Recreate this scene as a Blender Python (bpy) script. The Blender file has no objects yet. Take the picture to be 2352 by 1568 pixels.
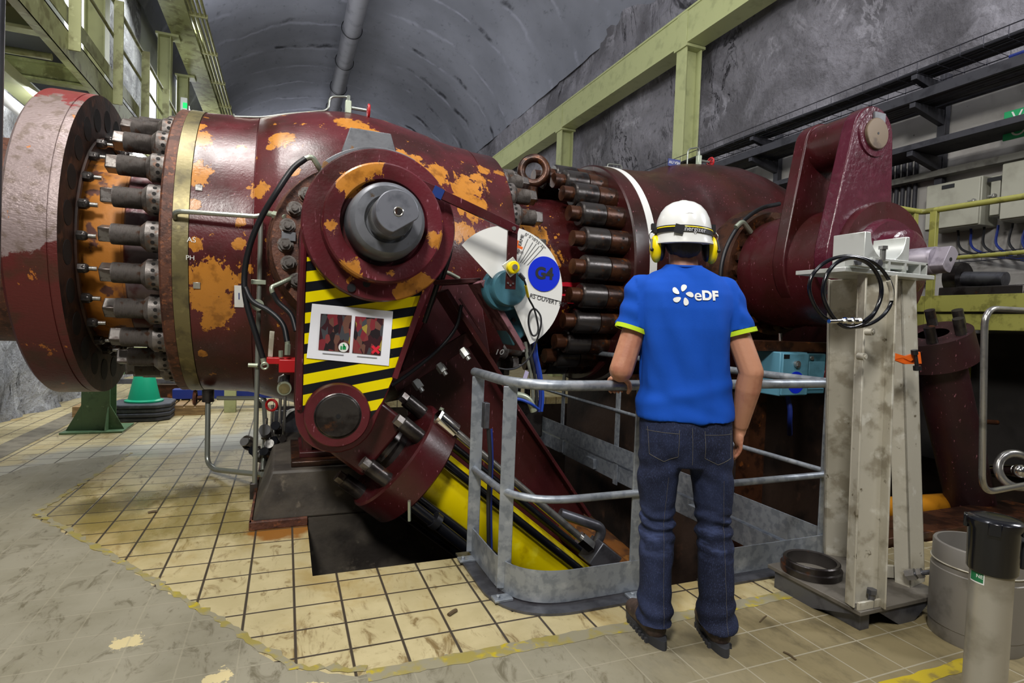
import bpy, bmesh, math, random
from mathutils import Vector, Matrix, Euler, noise
random.seed(7)
SC = bpy.context.scene
COL = SC.collection
PI = math.pi
def V(p): return Vector(p)
def srgb(h):
    o = []
    for i in (0, 2, 4):
        c = int(h[i:i+2], 16) / 255
        o.append(c / 12.92 if c <= .04045 else ((c + .055) / 1.055) ** 2.4)
    return (*o, 1)
# ---------------------------------------------------------------- mesh builder
def frame(ax):
    ax = V(ax).normalized()
    t = Vector((0, 0, 1)) if abs(ax.z) < .9 else Vector((1, 0, 0))
    u = t.cross(ax).normalized()
    return u, ax.cross(u).normalized(), ax
def fillet(pts, rad, n=6):
    pts = [V(p) for p in pts]; out = [pts[0]]
    for i in range(1, len(pts) - 1):
        a, b, c = pts[i-1], pts[i], pts[i+1]
        d1, d2 = (a - b), (c - b)
        r = min(rad, d1.length * .49, d2.length * .49)
        p, q = b + d1.normalized() * r, b + d2.normalized() * r
        for k in range(n + 1):
            t = k / n
            out.append(p * (1-t)**2 + b * 2*t*(1-t) + q * t*t)
    out.append(pts[-1]); return out
def smooth_path(pts, n=8):
    P = [V(p) for p in pts]; P = [P[0]*2 - P[1]] + P + [P[-1]*2 - P[-2]]; o = []
    for i in range(1, len(P) - 2):
        a, b, c, d = P[i-1:i+3]
        for k in range(n):
            t = k / n
            o.append(.5*((2*b) + (c-a)*t + (2*a-5*b+4*c-d)*t*t + (3*b-a-3*c+d)*t**3))
    o.append(P[-2]); return o
class MB:
    def __init__(s): s.bm = bmesh.new()
    def _ring(s, c, u, v, r, n, ry=None, ph=0):
        return [s.bm.verts.new(c + u*(r*math.cos(ph+2*PI*k/n)) + v*((ry or r)*math.sin(ph+2*PI*k/n))) for k in range(n)]
    def _skin(s, a, b):
        n = len(a)
        for k in range(n): s.bm.faces.new((a[k], a[(k+1) % n], b[(k+1) % n], b[k]))
    def box(s, c, size, rot=None):
        m = Matrix.Translation(V(c))
        if rot is not None: m = m @ (rot.to_4x4() if isinstance(rot, Matrix) else Euler(rot).to_matrix().to_4x4())
        m = m @ Matrix.Diagonal((*size, 1))
        bmesh.ops.create_cube(s.bm, size=1, matrix=m); return s
    def span(s, a, b):
        a, b = V(a), V(b); return s.box((a+b)/2, [abs(x) for x in (b-a)])
    def bar(s, p, q, w, h, up=(0, 0, 1)):
        p, q = V(p), V(q); d = (q-p).normalized(); up = V(up)
        x = d.cross(up)
        if x.length < 1e-4: x = d.cross(Vector((0, 1, 0)))
        x.normalize(); z = x.cross(d).normalized()
        R = Matrix((x, d, z)).transposed()
        return s.box((p+q)/2, (w, (q-p).length, h), R)
    def prism(s, pts, vec):
        a = [s.bm.verts.new(V(p)) for p in pts]; b = [s.bm.verts.new(V(p) + V(vec)) for p in pts]
        s.bm.faces.new(a); s.bm.faces.new(b[::-1]); s._skin(a[::-1], b[::-1]); return s
    def quad(s, *pts):
        s.bm.faces.new([s.bm.verts.new(V(p)) for p in pts]); return s
    def lathe(s, o, ax, prof, n=48, caps=True, ph=0):
        u, v, w = frame(ax); o = V(o); prev = None; first = None
        for t, r in prof:
            c = o + w*t
            ring = s._ring(c, u, v, max(r, 1e-4), n, ph=ph)
            if prev: s._skin(prev, ring)
            else: first = ring
            prev = ring
        if caps:
            s.bm.faces.new(first[::-1]); s.bm.faces.new(prev)
        return s
    def cyl(s, p, q, r, r2=None, n=20, ph=0):
        p, q = V(p), V(q); d = q-p
        return s.lathe(p, d, [(0, r), (d.length, r if r2 is None else r2)], n, ph=ph)
    def annulus(s, o, ax, r0, r1, t0, t1, n=64):
        u, v, w = frame(ax); o = V(o)
        R = [s._ring(o+w*t, u, v, r, n) for t, r in ((t0, r0), (t0, r1), (t1, r1), (t1, r0))]
        for i in range(4): s._skin(R[i], R[(i+1) % 4])
        return s
    def tube(s, pts, r, n=10, closed=False, ry=None):
        P = [V(p) for p in pts]; m = len(P); rs = r if isinstance(r, (list, tuple)) else [r]*m
        T = []
        for i in range(m):
            a = P[(i-1) % m] if (closed or i) else P[i]; b = P[(i+1) % m] if (closed or i < m-1) else P[i]
            T.append((b-a).normalized())
        u = frame(T[0])[0]; rings = []
        for i in range(m):
            u = (u - T[i]*u.dot(T[i]))
            u = u.normalized() if u.length > 1e-6 else frame(T[i])[0]
            rings.append(s._ring(P[i], u, T[i].cross(u), rs[i], n, ry))
        for i in range(m-1): s._skin(rings[i], rings[i+1])
        if closed: s._skin(rings[-1], rings[0])
        else: s.bm.faces.new(rings[0][::-1]); s.bm.faces.new(rings[-1])
        return s
    def ball(s, c, r, n=16, rot=None):
        sc = (r, r, r) if not hasattr(r, '__len__') else r
        m = Matrix.Translation(V(c))
        if rot is not None: m = m @ rot.to_4x4()
        bmesh.ops.create_uvsphere(s.bm, u_segments=n, v_segments=max(6, n*2//3), radius=1, matrix=m @ Matrix.Diagonal((*sc, 1))); return s
    def torus(s, c, ax, R, r, n=32, m=10):
        u, v, w = frame(ax); c = V(c)
        return s.tube([c + u*R*math.cos(2*PI*k/n) + v*R*math.sin(2*PI*k/n) for k in range(n)], r, m, True)
    def chain(s, pts, rad, n=14):
        for p, r in zip(pts, rad): s.ball(p, r, n)
        for i in range(len(pts)-1): s.cyl(pts[i], pts[i+1], rad[i], rad[i+1], n)
        return s
    def loft(s, rings, n=28, e=2.0):
        R = []
        for cx, cy, z, rx, ry, *tl in rings:
            tx, ty = (tl + [0, 0])[:2] if tl else (0, 0)
            ring = []
            for k in range(n):
                a = 2*PI*k/n; ca, sa = math.cos(a), math.sin(a)
                x = rx*math.copysign(abs(ca)**(2/e), ca); y = ry*math.copysign(abs(sa)**(2/e), sa)
                ring.append(s.bm.verts.new((cx+x, cy+y, z + tx*x + ty*y)))
            R.append(ring)
        for a, b in zip(R, R[1:]): s._skin(a, b)
        s.bm.faces.new(R[0][::-1]); s.bm.faces.new(R[-1]); return s
    def xf(s, m): bmesh.ops.transform(s.bm, matrix=m, verts=s.bm.verts); return s
    def mesh(s, name):
        bmesh.ops.recalc_face_normals(s.bm, faces=s.bm.faces)
        me = bpy.data.meshes.new(name); s.bm.to_mesh(me); s.bm.free(); return me
    def build(s, name, mat, parent=None, bevel=0, seg=2, sharp=38):
        return link(name, s.mesh(name), mat, parent, bevel, seg, sharp)
def link(name, me, mat, parent=None, bevel=0, seg=2, sharp=38):
    me.materials.clear(); me.materials.append(mat)
    for p in me.polygons: p.use_smooth = True
    me.set_sharp_from_angle(angle=math.radians(sharp))
    o = bpy.data.objects.new(name, me); COL.objects.link(o)
    if parent is not None: adopt(o, parent)
    if bevel:
        b = o.modifiers.new('b', 'BEVEL'); b.width = bevel; b.segments = seg; b.limit_method = 'ANGLE'; b.angle_limit = math.radians(35)
    return o
def world_of(o):
    m = Matrix.Identity(4)
    while o is not None:
        m = o.matrix_parent_inverse @ o.matrix_basis @ m if o.parent else o.matrix_basis @ m
        o = o.parent
    return m
def adopt(o, parent):
    o.parent = parent; o.matrix_parent_inverse = world_of(parent).inverted()
def tag(o, label, cat, group=None, kind=None):
    o['label'] = label; o['category'] = cat
    if group: o['group'] = group
    if kind: o['kind'] = kind
    return o
def thing(name, label, cat, loc=(0, 0, 0), group=None):
    o = bpy.data.objects.new(name, None); o.empty_display_size = .1; COL.objects.link(o); o.location = loc
    return tag(o, label, cat, group)
def struct(o): o['kind'] = 'structure'; return o
def children(o): return [c for c in bpy.data.objects if c.parent == o]
def dup(o, parent=None, loc=None, label=None):
    c = o.copy(); COL.objects.link(c)
    if parent is not None: c.parent = parent
    if loc is not None: c.location = loc
    if label: c['label'] = label
    for ch in children(o): dup(ch, c)
    return c
def inst(o, parent, m):
    """another object on the same mesh, moved by matrix m"""
    c = o.copy(); COL.objects.link(c); c.matrix_basis = m @ o.matrix_basis
    return c
def text(s, size, m, mat, name, parent=None, ext=.0008, align='CENTER', bold=0):
    cu = bpy.data.curves.new(name, 'FONT'); cu.body = s; cu.size = size; cu.align_x = align; cu.align_y = 'CENTER'; cu.extrude = ext; cu.offset = bold
    t = bpy.data.objects.new(name, cu); COL.objects.link(t)
    bpy.context.view_layer.update()
    me = bpy.data.meshes.new_from_object(t.evaluated_get(bpy.context.evaluated_depsgraph_get()))
    bpy.data.objects.remove(t); me.transform(m)
    return link(name, me, mat, parent)
def face_m(o, x, y):
    x = V(x).normalized(); y = V(y); y = (y - x*x.dot(y)).normalized(); z = x.cross(y)
    m = Matrix((x, y, z)).transposed().to_4x4(); m.translation = V(o); return m
def fuse(mb, name, voxel, smooth=4, disp=None):
    me = mb.mesh('tmp'); o = bpy.data.objects.new('tmp', me); COL.objects.link(o)
    r = o.modifiers.new('r', 'REMESH'); r.mode = 'VOXEL'; r.voxel_size = voxel
    if smooth:
        k = o.modifiers.new('s', 'SMOOTH'); k.iterations = smooth; k.factor = .5
    bpy.context.view_layer.update()
    out = bpy.data.meshes.new_from_object(o.evaluated_get(bpy.context.evaluated_depsgraph_get())); out.name = name
    bpy.data.objects.remove(o)
    if disp:
        ns = [v.normal.copy() for v in out.vertices]
        for v, nn in zip(out.vertices, ns): v.co += nn*disp(v.co)
    return out
# ---------------------------------------------------------------- materials
class NT:
    def __init__(s, name):
        s.m = bpy.data.materials.new(name); s.m.use_nodes = True; s.t = s.m.node_tree
        s.b = s.t.nodes['Principled BSDF']; s.tc = s.t.nodes.new('ShaderNodeTexCoord')
    def n(s, typ, **kw):
        d = s.t.nodes.new('ShaderNode' + typ)
        for k, v in kw.items(): setattr(d, k, v)
        return d
    def put(s, a, b):
        if hasattr(a, 'links'): s.t.links.new(a, b)
        else: b.default_value = a
    def math(s, op, a, b=0, c=0):
        d = s.n('Math', operation=op)
        s.put(a, d.inputs[0]); s.put(b, d.inputs[1]); s.put(c, d.inputs[2]); return d.outputs[0]
    def noise(s, scale=5, stretch=(1, 1, 1), off=(0, 0, 0), detail=5, rough=.55, dist=0, typ='noise'):
        mp = s.n('Mapping'); mp.inputs['Scale'].default_value = stretch; mp.inputs['Location'].default_value = off
        s.t.links.new(s.tc.outputs['Object'], mp.inputs['Vector'])
        if typ == 'voronoi':
            d = s.n('TexVoronoi'); d.inputs['Scale'].default_value = scale; s.t.links.new(mp.outputs[0], d.inputs['Vector']); return d.outputs['Distance']
        d = s.n('TexNoise'); d.inputs['Scale'].default_value = scale; d.inputs['Detail'].default_value = detail
        d.inputs['Roughness'].default_value = rough; d.inputs['Distortion'].default_value = dist
        s.t.links.new(mp.outputs[0], d.inputs['Vector']); return d.outputs[0]
    def step(s, x, lo, hi):
        d = s.n('MapRange'); d.interpolation_type = 'SMOOTHSTEP'; s.put(x, d.inputs[0])
        d.inputs[1].default_value = lo; d.inputs[2].default_value = hi; return d.outputs[0]
    def mix(s, f, a, b):
        d = s.n('Mix', data_type='RGBA'); s.put(f, d.inputs[0]); s.put(a, d.inputs[6]); s.put(b, d.inputs[7]); return d.outputs[2]
    def xyz(s):
        d = s.n('SeparateXYZ'); s.t.links.new(s.tc.outputs['Object'], d.inputs[0]); return d.outputs
    def bump(s, h, strength, dist=.01):
        d = s.n('Bump'); d.inputs['Strength'].default_value = strength; d.inputs['Distance'].default_value = dist
        s.put(h, d.inputs['Height']); s.t.links.new(d.outputs[0], s.b.inputs['Normal'])
    def blobs(s, pts):
        out = None
        for p, r in pts:
            d = s.n('VectorMath', operation='DISTANCE'); s.t.links.new(s.tc.outputs['Object'], d.inputs[0]); d.inputs[1].default_value = p
            v = s.math('MULTIPLY_ADD', d.outputs['Value'], -1/r, 1)
            out = v if out is None else s.math('MAXIMUM', out, v)
        return out
    def done(s, col, rough=.5, metal=0, spec=.5):
        s.put(col, s.b.inputs['Base Color']); s.put(rough, s.b.inputs['Roughness']); s.put(metal, s.b.inputs['Metallic'])
        s.put(spec, s.b.inputs['Specular IOR Level']); return s.m
def LM(name, base, rough=.5, metal=0, layers=(), bump=None, rv=0, spec=.5):
    """base colour with noise layers (colour, scale, low, high, stretch); bump = (strength, scale)"""
    N = NT(name); c = srgb(base)
    for i, L in enumerate(layers):
        col, sc, lo, hi = L[:4]; st = L[4] if len(L) > 4 else (1, 1, 1)
        c = N.mix(N.step(N.noise(sc, st, (i*3.7, i*1.3, i*5.1)), lo, hi), c, srgb(col))
    if bump: N.bump(N.noise(bump[1], bump[2] if len(bump) > 2 else (1, 1, 1), (9, 2, 4)), bump[0], bump[3] if len(bump) > 3 else .01)
    if rv:
        rough = N.math('MULTIPLY_ADD', N.noise(7, off=(2, 8, 1)), rv*2, rough - rv)
    return N.done(c, rough, metal, spec)
def PL(name, base, rough=.5, metal=0, spec=.5): return NT(name).done(srgb(base), rough, metal, spec)
def EM(name, col, st):
    N = NT(name); N.b.inputs['Emission Color'].default_value = srgb(col); N.b.inputs['Emission Strength'].default_value = st
    return N.done(srgb(col), .5)
MAROON, ORANGE = '551b20', 'b4762a'
def painted(name, blobs=None, thr=.0, fine=.62, base=MAROON, rough=.32, orange=ORANGE, amp=1.1, streak=(1, 1, 1), dark='35130f', spec=.45):
    N = NT(name)
    c = N.mix(N.step(N.noise(2.2, off=(5, 1, 3)), .35, .7), srgb(base), srgb(dark))
    c = N.mix(N.step(N.noise(70, (1, 1, .25), detail=3), .66, .74), c, srgb('8a5560'))
    fn = N.noise(8, streak, (1.7, 3.3, .4), detail=9, rough=.66)
    m = N.step(fn, fine, fine + .02)
    c = N.mix(m, c, srgb(orange))
    if blobs:
        b = N.math('ADD', N.blobs(blobs), N.math('MULTIPLY_ADD', N.noise(6.5, off=(4, 4, 1), detail=12, rough=.68, dist=.6), amp*2, -amp))
        b = N.math('ADD', b, N.math('MULTIPLY_ADD', N.noise(24, (1, 1, .6), (1, 7, 2), 6, .7), amp*1.1, -amp*.55))
        bm = N.step(b, thr, thr + .02)
        oc = N.mix(N.step(N.noise(14, detail=6), .5, .68), srgb(orange), srgb('8f5a1c'))
        c = N.mix(bm, c, oc)
        N.bump(N.math('MULTIPLY_ADD', bm, -.6, N.noise(60, detail=2)), .25, .004)
    else: N.bump(N.noise(60, detail=2), .12, .004)
    r = N.math('MULTIPLY_ADD', N.noise(9, off=(2, 8, 1)), .3, rough - .15)
    return N.done(c, r, 0, spec)
# hulls and paint
m_body = painted('valve_paint', [
    ((-0.618, 4.703, 2.540), .16), ((-0.615, 4.539, 2.283), .17), ((-0.664, 4.820, 2.662), .1), ((-0.618, 4.456, 2.026), .07), ((-0.504, 4.462, 1.497), .26), ((-0.439, 4.511, 1.333), .2), ((-0.483, 4.552, 1.254), .15), ((-0.408, 4.446, 1.532), .15), ((-0.558, 4.458, 1.523), .12),
    ((-0.576, 4.517, 1.342), .1), ((-0.598, 4.429, 1.757), .08), ((-0.571, 4.741, 0.990), .05), ((-0.050, 4.648, 2.611), .14), ((-0.137, 4.611, 2.524), .05), ((-0.183, 4.446, 2.181), .1), ((0.077, 4.370, 2.181), .12), ((0.045, 4.438, 2.332), .08), ((-0.329, 4.652, 2.507), .05), ((-0.317, 4.420, 1.932), .06), ((-0.314, 4.413, 1.780), .06),
    ((0.481, 4.760, 2.845), .2), ((0.589, 4.653, 2.744), .2), ((0.684, 4.595, 2.674), .1), ((0.809, 4.503, 2.532), .18), ((0.948, 4.499, 2.482), .22), ((1.096, 4.528, 2.474), .2), ((1.404, 4.562, 2.413), .24), ((1.399, 4.466, 2.216), .24), ((1.331, 4.402, 2.023), .14), ((1.576, 4.750, 2.625), .1), ((1.729, 4.778, 2.632), .08), ((1.484, 4.641, 2.513), .12), ((1.254, 4.384, 1.979), .1), ((-0.037, 4.373, 2.076), .06), ((1.041, 4.427, 2.307), .12)],
    thr=.38, fine=.632, amp=1.0)
m_pipe = painted('pipe_paint', [((1.95, 4.85, 2.2), .35), ((2.15, 4.86, 2.1), .28), ((2.1, 4.83, 1.75), .28), ((2.3, 4.85, 1.9), .2)], thr=.5, fine=.625, amp=1.2, base='401517', rough=.28)
m_maroon = painted('maroon_gloss', None, fine=.72, base='44141a', rough=.3)
m_maroon_dk = painted('maroon_dull', None, fine=.74, base='431519', rough=.42)
m_lever = painted('lever_paint', [((.3, 3.0, 1.98), .16), ((.36, 3.0, 2.06), .16), ((.25, 3, 2.02), .1), ((.78, 3, 1.98), .12), ((.82, 3, 1.85), .1), ((.28, 3, 1.5), .16), ((.4, 3, 1.46), .08), ((.76, 3, 1.58), .1), ((.15, 3.1, 1.5), .05), ((.6, 3.1, 1.44), .14), ((.7, 3.1, 1.5), .14), ((.2, 3, 1.75), .08), ((.75, 3, 1.72), .1)], thr=.5, fine=.68, amp=.8, base='5c1d26', rough=.35)
m_valve2 = painted('valve_paint_dark', None, fine=.735, base='3a1414', rough=.34, dark='26100d')
m_lever2 = LM('lever_paint_violet', '4e1828', .24, 0, [('3e111c', 3, .5, .7), ('5c2434', 9, .55, .75)], (.6, 16, (1, 1, 1), .012), .1, .6)
def drum_mat():
    N = NT('drum_steel'); x, y, z = N.xyz()[:3]
    c = N.mix(N.step(N.noise(14, off=(1, 2, 3)), .5, .62), srgb('8a7a78'), srgb('75655e'))
    c = N.mix(N.step(N.math('ADD', N.math('MULTIPLY_ADD', z, 1.1, -2.86), N.math('MULTIPLY_ADD', N.noise(3.2, (1, 1, 1), (2, 1, 1), 9, .66), .9, -.45)), .12, .16), c, srgb('87383a'))
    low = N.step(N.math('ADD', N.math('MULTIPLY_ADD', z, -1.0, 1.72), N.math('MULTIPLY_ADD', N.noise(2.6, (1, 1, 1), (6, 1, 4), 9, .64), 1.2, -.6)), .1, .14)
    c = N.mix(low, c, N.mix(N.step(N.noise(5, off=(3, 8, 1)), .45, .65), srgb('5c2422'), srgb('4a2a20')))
    c = N.mix(N.step(N.noise(9, (1, 1, .6), (7, 7, 2), 8, .66), .64, .655), c, srgb('b06a2c'))
    N.bump(N.noise(38, (1, 2.4, 2.4), (9, 2, 4)), .5, .006)
    return N.done(c, N.math('MULTIPLY_ADD', N.noise(7, off=(2, 8, 1)), .24, .22), .25, .5)
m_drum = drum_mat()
m_rust = LM('rusty_flange', '5e3a2c', .6, .2, [('43281f', 12, .45, .6), ('7a4a30', 30, .55, .65)], (.4, 60))
m_face = LM('dark_rust', '3c251c', .62, .2, [('241611', 5, .45, .6), ('5a3826', 9, .55, .7)], (.3, 30))
m_orange = LM('orange_primer', 'b0702a', .45, 0, [('7a4a2c', 4, .5, .6), ('5c3c34', 6, .58, .64)], (.15, 40))
m_sleeve = LM('worn_sleeve', '7a6a6c', .3, .45, [('5c2c30', 3, .48, .58), ('8f8688', 12, .55, .7)], (.15, 60))
m_brass = LM('brass_band', '756c4a', .42, .5, [('57503a', 6, .45, .65), ('857b54', 14, .55, .7)], (.1, 50))
m_stud = LM('dark_stud', '746e6a', .45, .45, [('524c48', 10, .45, .6), ('5f4638', 14, .56, .66)], (.2, 90))
m_studend = LM('stud_end', '75706c', .36, .7, [('544c48', 12, .5, .6)], (.1, 50))
m_oily = LM('oily_steel', '44403e', .28, .6, [('2a2524', 6, .45, .6), ('5c3a26', 9, .6, .7)], (.12, 40))
m_oilrust = LM('oily_rust', '4a2c1c', .35, .4, [('2c1a12', 7, .45, .6), ('7a4620', 10, .6, .7)], (.2, 40))
m_gray = LM('gray_paint', '6c6e72', .4, .2, [('55565a', 6, .45, .65), ('7c5a34', 9, .64, .68)], (.1, 40))
m_steel = LM('bright_steel', 'b4b2ae', .24, .85, [('8a8884', 9, .5, .65)], (.05, 60))
m_steel_dk = LM('dull_steel', '63646a', .36, .6, [('4c4c52', 8, .45, .62)], (.06, 60))
m_chrome = PL('chrome', 'd6d4d0', .12, 1)
m_galv = LM('galvanised', '9ba1a9', .42, .55, [('848b94', 22, .45, .6), ('b2b7bd', 9, .55, .7)], (.05, 40))
m_alu = LM('worn_aluminium', 'b8b3a4', .5, .3, [('968f7e', 7, .5, .62), ('cbc8bc', 12, .55, .7), ('6c6452', 18, .66, .72)], (.08, 30))
m_alubright = LM('clean_aluminium', 'd0d3cf', .35, .5, [('b8bcb6', 9, .5, .7)])
m_black = PL('black_rubber', '15161a', .42)
m_blackgloss = PL('black_plastic', '101116', .18)
m_cable = PL('cable_dark', '1b1c20', .5)
m_blue = LM('blue_plastic', '1a3f9e', .4)
m_bluedk = PL('dark_blue_paint', '182a72', .45)
m_white = PL('white_paint', 'dcdcd8', .45)
m_yellow = LM('yellow_paint', 'd8c200', .3, 0, [('b39a00', 6, .55, .7), ('e4d428', 9, .5, .7)], (.06, 14), .08)
m_yellowmuff = PL('yellow_plastic', 'ecd400', .35)
m_red = PL('red_paint', 'b01218', .4)
m_redpaint = PL('red_marking', 'd01830', .5)
m_teal = LM('gear_paint', '3d6a78', .4, .1, [('2c505c', 7, .5, .65)], (.08, 40))
m_lightblue = LM('cabinet_blue', '5a8fa4', .4, 0, [('4a7888', 6, .5, .7)])
m_tube = LM('steel_tubing', '9ca097', .3, .7)
m_fitting = LM('plated_fitting', 'a8b09c', .35, .6)
m_bluetape = PL('blue_tape', '16306e', .35)
m_orangetag = PL('orange_tape', 'e0641a', .45)
m_sticker = PL('sticker_blue', '0f2cc8', .35)
m_ink = PL('black_ink', '1a1a1e', .6)
m_wire = PL('steel_wire', '3a3a42', .45, .5)
# steelwork
m_green = LM('pale_green_steel', 'a2a676', .42, 0, [('92966a', 5, .5, .7)], (.04, 30))
m_greendirty = LM('dirty_green_steel', '8d9062', .5, 0, [('6d6c42', 5, .48, .62), ('a3a678', 9, .56, .7)], (.06, 30))
m_pillar = LM('sage_green_steel', '5f7d5a', .45, 0, [('4f6a4c', 8, .5, .65), ('86a07e', 22, .66, .7)], (.05, 30))
m_olive = LM('yellow_rail_paint', '95934a', .45, 0, [('757338', 9, .52, .64)], (.06, 30))
m_conduit = LM('conduit', 'a8a878', .35, .3, [('8d8c5c', 6, .5, .65)])
m_cab = LM('cabinet_beige', 'a3a294', .45, 0, [('8f8e80', 3, .5, .7)])
m_signgreen = PL('sign_green', '0f9a5c', .4)
m_conegreen = PL('green_cone', '0e9a72', .4)
m_conebase = LM('cone_rubber', '3a3c42', .7, 0, [('50525a', 10, .5, .7)])
m_wood = LM('pallet_wood', '8c7148', .7, 0, [('6e5534', 6, .45, .65, (1, 1, 6))])
m_concrete_dk = LM('oil_stained_concrete', '4a443c', .6, 0, [('2b2622', 3, .45, .65), ('6a6256', 12, .6, .75)], (.3, 25))
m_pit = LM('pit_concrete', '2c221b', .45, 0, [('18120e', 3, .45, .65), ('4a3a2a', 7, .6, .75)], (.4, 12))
m_glow = EM('lamp_tube', 'f4f6ff', 22)
m_glowwin = EM('lit_window', 'f6f8ff', 5)
# rock and lining
def rock(name, base, dark, pale, sc=1.0, bump=.9, rough=.85):
    N = NT(name)
    c = N.mix(N.step(N.noise(.7*sc, off=(3, 1, 7), detail=8, rough=.6, dist=.6), .38, .66), srgb(base), srgb(dark))
    c = N.mix(N.step(N.noise(1.5*sc, (1, .6, .5), (8, 2, 1), 10, .68, .8), .57, .72), c, srgb(pale))
    c = N.mix(N.step(N.noise(1.1*sc, (1, .8, .35), (1, 9, 4), 8, .62, 1.2), .63, .7), c, srgb('2c2a2e'))
    c = N.mix(N.step(N.noise(9*sc, detail=6), .52, .78), c, srgb(dark))
    vn = N.math('ABSOLUTE', N.math('SUBTRACT', N.noise(1.3*sc, (1, 1, .5), (6, 6, 2), 9, .62, 1.5), .5))
    c = N.mix(N.math('MULTIPLY', N.math('MULTIPLY', N.step(vn, .05, .0), .55), N.step(N.noise(.9*sc, off=(2, 3, 8)), .45, .65)), c, srgb(pale))
    vd = N.math('ABSOLUTE', N.math('SUBTRACT', N.noise(.9*sc, (1, 1, .4), (16, 6, 2), 9, .66, 2), .5))
    c = N.mix(N.math('MULTIPLY', N.step(vd, .022, .004), N.step(N.noise(.6*sc, off=(2, 13, 8)), .5, .62)), c, srgb('1e1c20'))
    N.bump(N.math('ADD', N.noise(1.6*sc, detail=10, rough=.65), N.math('MULTIPLY', N.noise(14*sc, detail=6), .25)), bump, .12)
    return N.done(c, rough, 0, .3)
m_rock = rock('shotcrete', '7c7a80', '565458', 'a3a1a8')
m_rockleft = rock('pale_rock', 'a9aaac', '77787c', 'cfd2d8', 1.6)
m_plaster = LM('lower_wall_plaster', 'a8a5a1', .8, 0, [('86827e', 1.5, .5, .68), ('a5a29e', 4, .55, .7), ('5c5652', 7, .66, .72)], (.3, 20))
m_plasterlit = LM('white_wall_plaster', 'c3c8c4', .8, 0, [('a9adac', 1.2, .5, .7)], (.2, 10))
def vault_mat():
    N = NT('vault_lining'); x, y, z = N.xyz()[:3]
    c = N.mix(N.step(N.noise(.35, off=(2, 5, 1), detail=4), .35, .65), srgb('7e8089'), srgb('6c6e76'))
    w = N.math('ADD', N.math('MULTIPLY', y, .62), N.math('MULTIPLY', N.noise(.5, (1, .5, 1), detail=5), .9))
    fr = N.math('ABSOLUTE', N.math('SUBTRACT', N.math('FRACT', w), .5))
    pale = N.math('MULTIPLY', N.step(fr, .08, .0), N.step(N.noise(.8, (1, .3, 1), (4, 1, 9), 7, .65), .42, .6))
    c = N.mix(pale, c, srgb('8b8d98'))
    dk = N.math('MULTIPLY', N.step(N.math('ABSOLUTE', N.math('SUBTRACT', N.math('FRACT', N.math('ADD', w, .12)), .5)), .11, .02), N.step(N.noise(.55, (1, .4, 1), (7, 3, 2), 8, .6), .53, .62))
    c = N.mix(dk, c, srgb('2d2e34'))
    c = N.mix(N.step(N.noise(5, (1, .6, 1), detail=8, rough=.7), .55, .8), c, srgb('44464e'))
    N.bump(N.math('ADD', N.noise(2.5, (1, .5, 1), detail=7), N.math('MULTIPLY', pale, .5)), .22, .05)
    return N.done(c, .8, 0, .25)
m_vault = vault_mat()
m_joint = LM('vault_joint', '565058', .85, 0, [('3c383e', 2, .45, .6), ('6e6870', 5, .56, .7)], (.6, 6, (1, 1, 1), .05))
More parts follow.
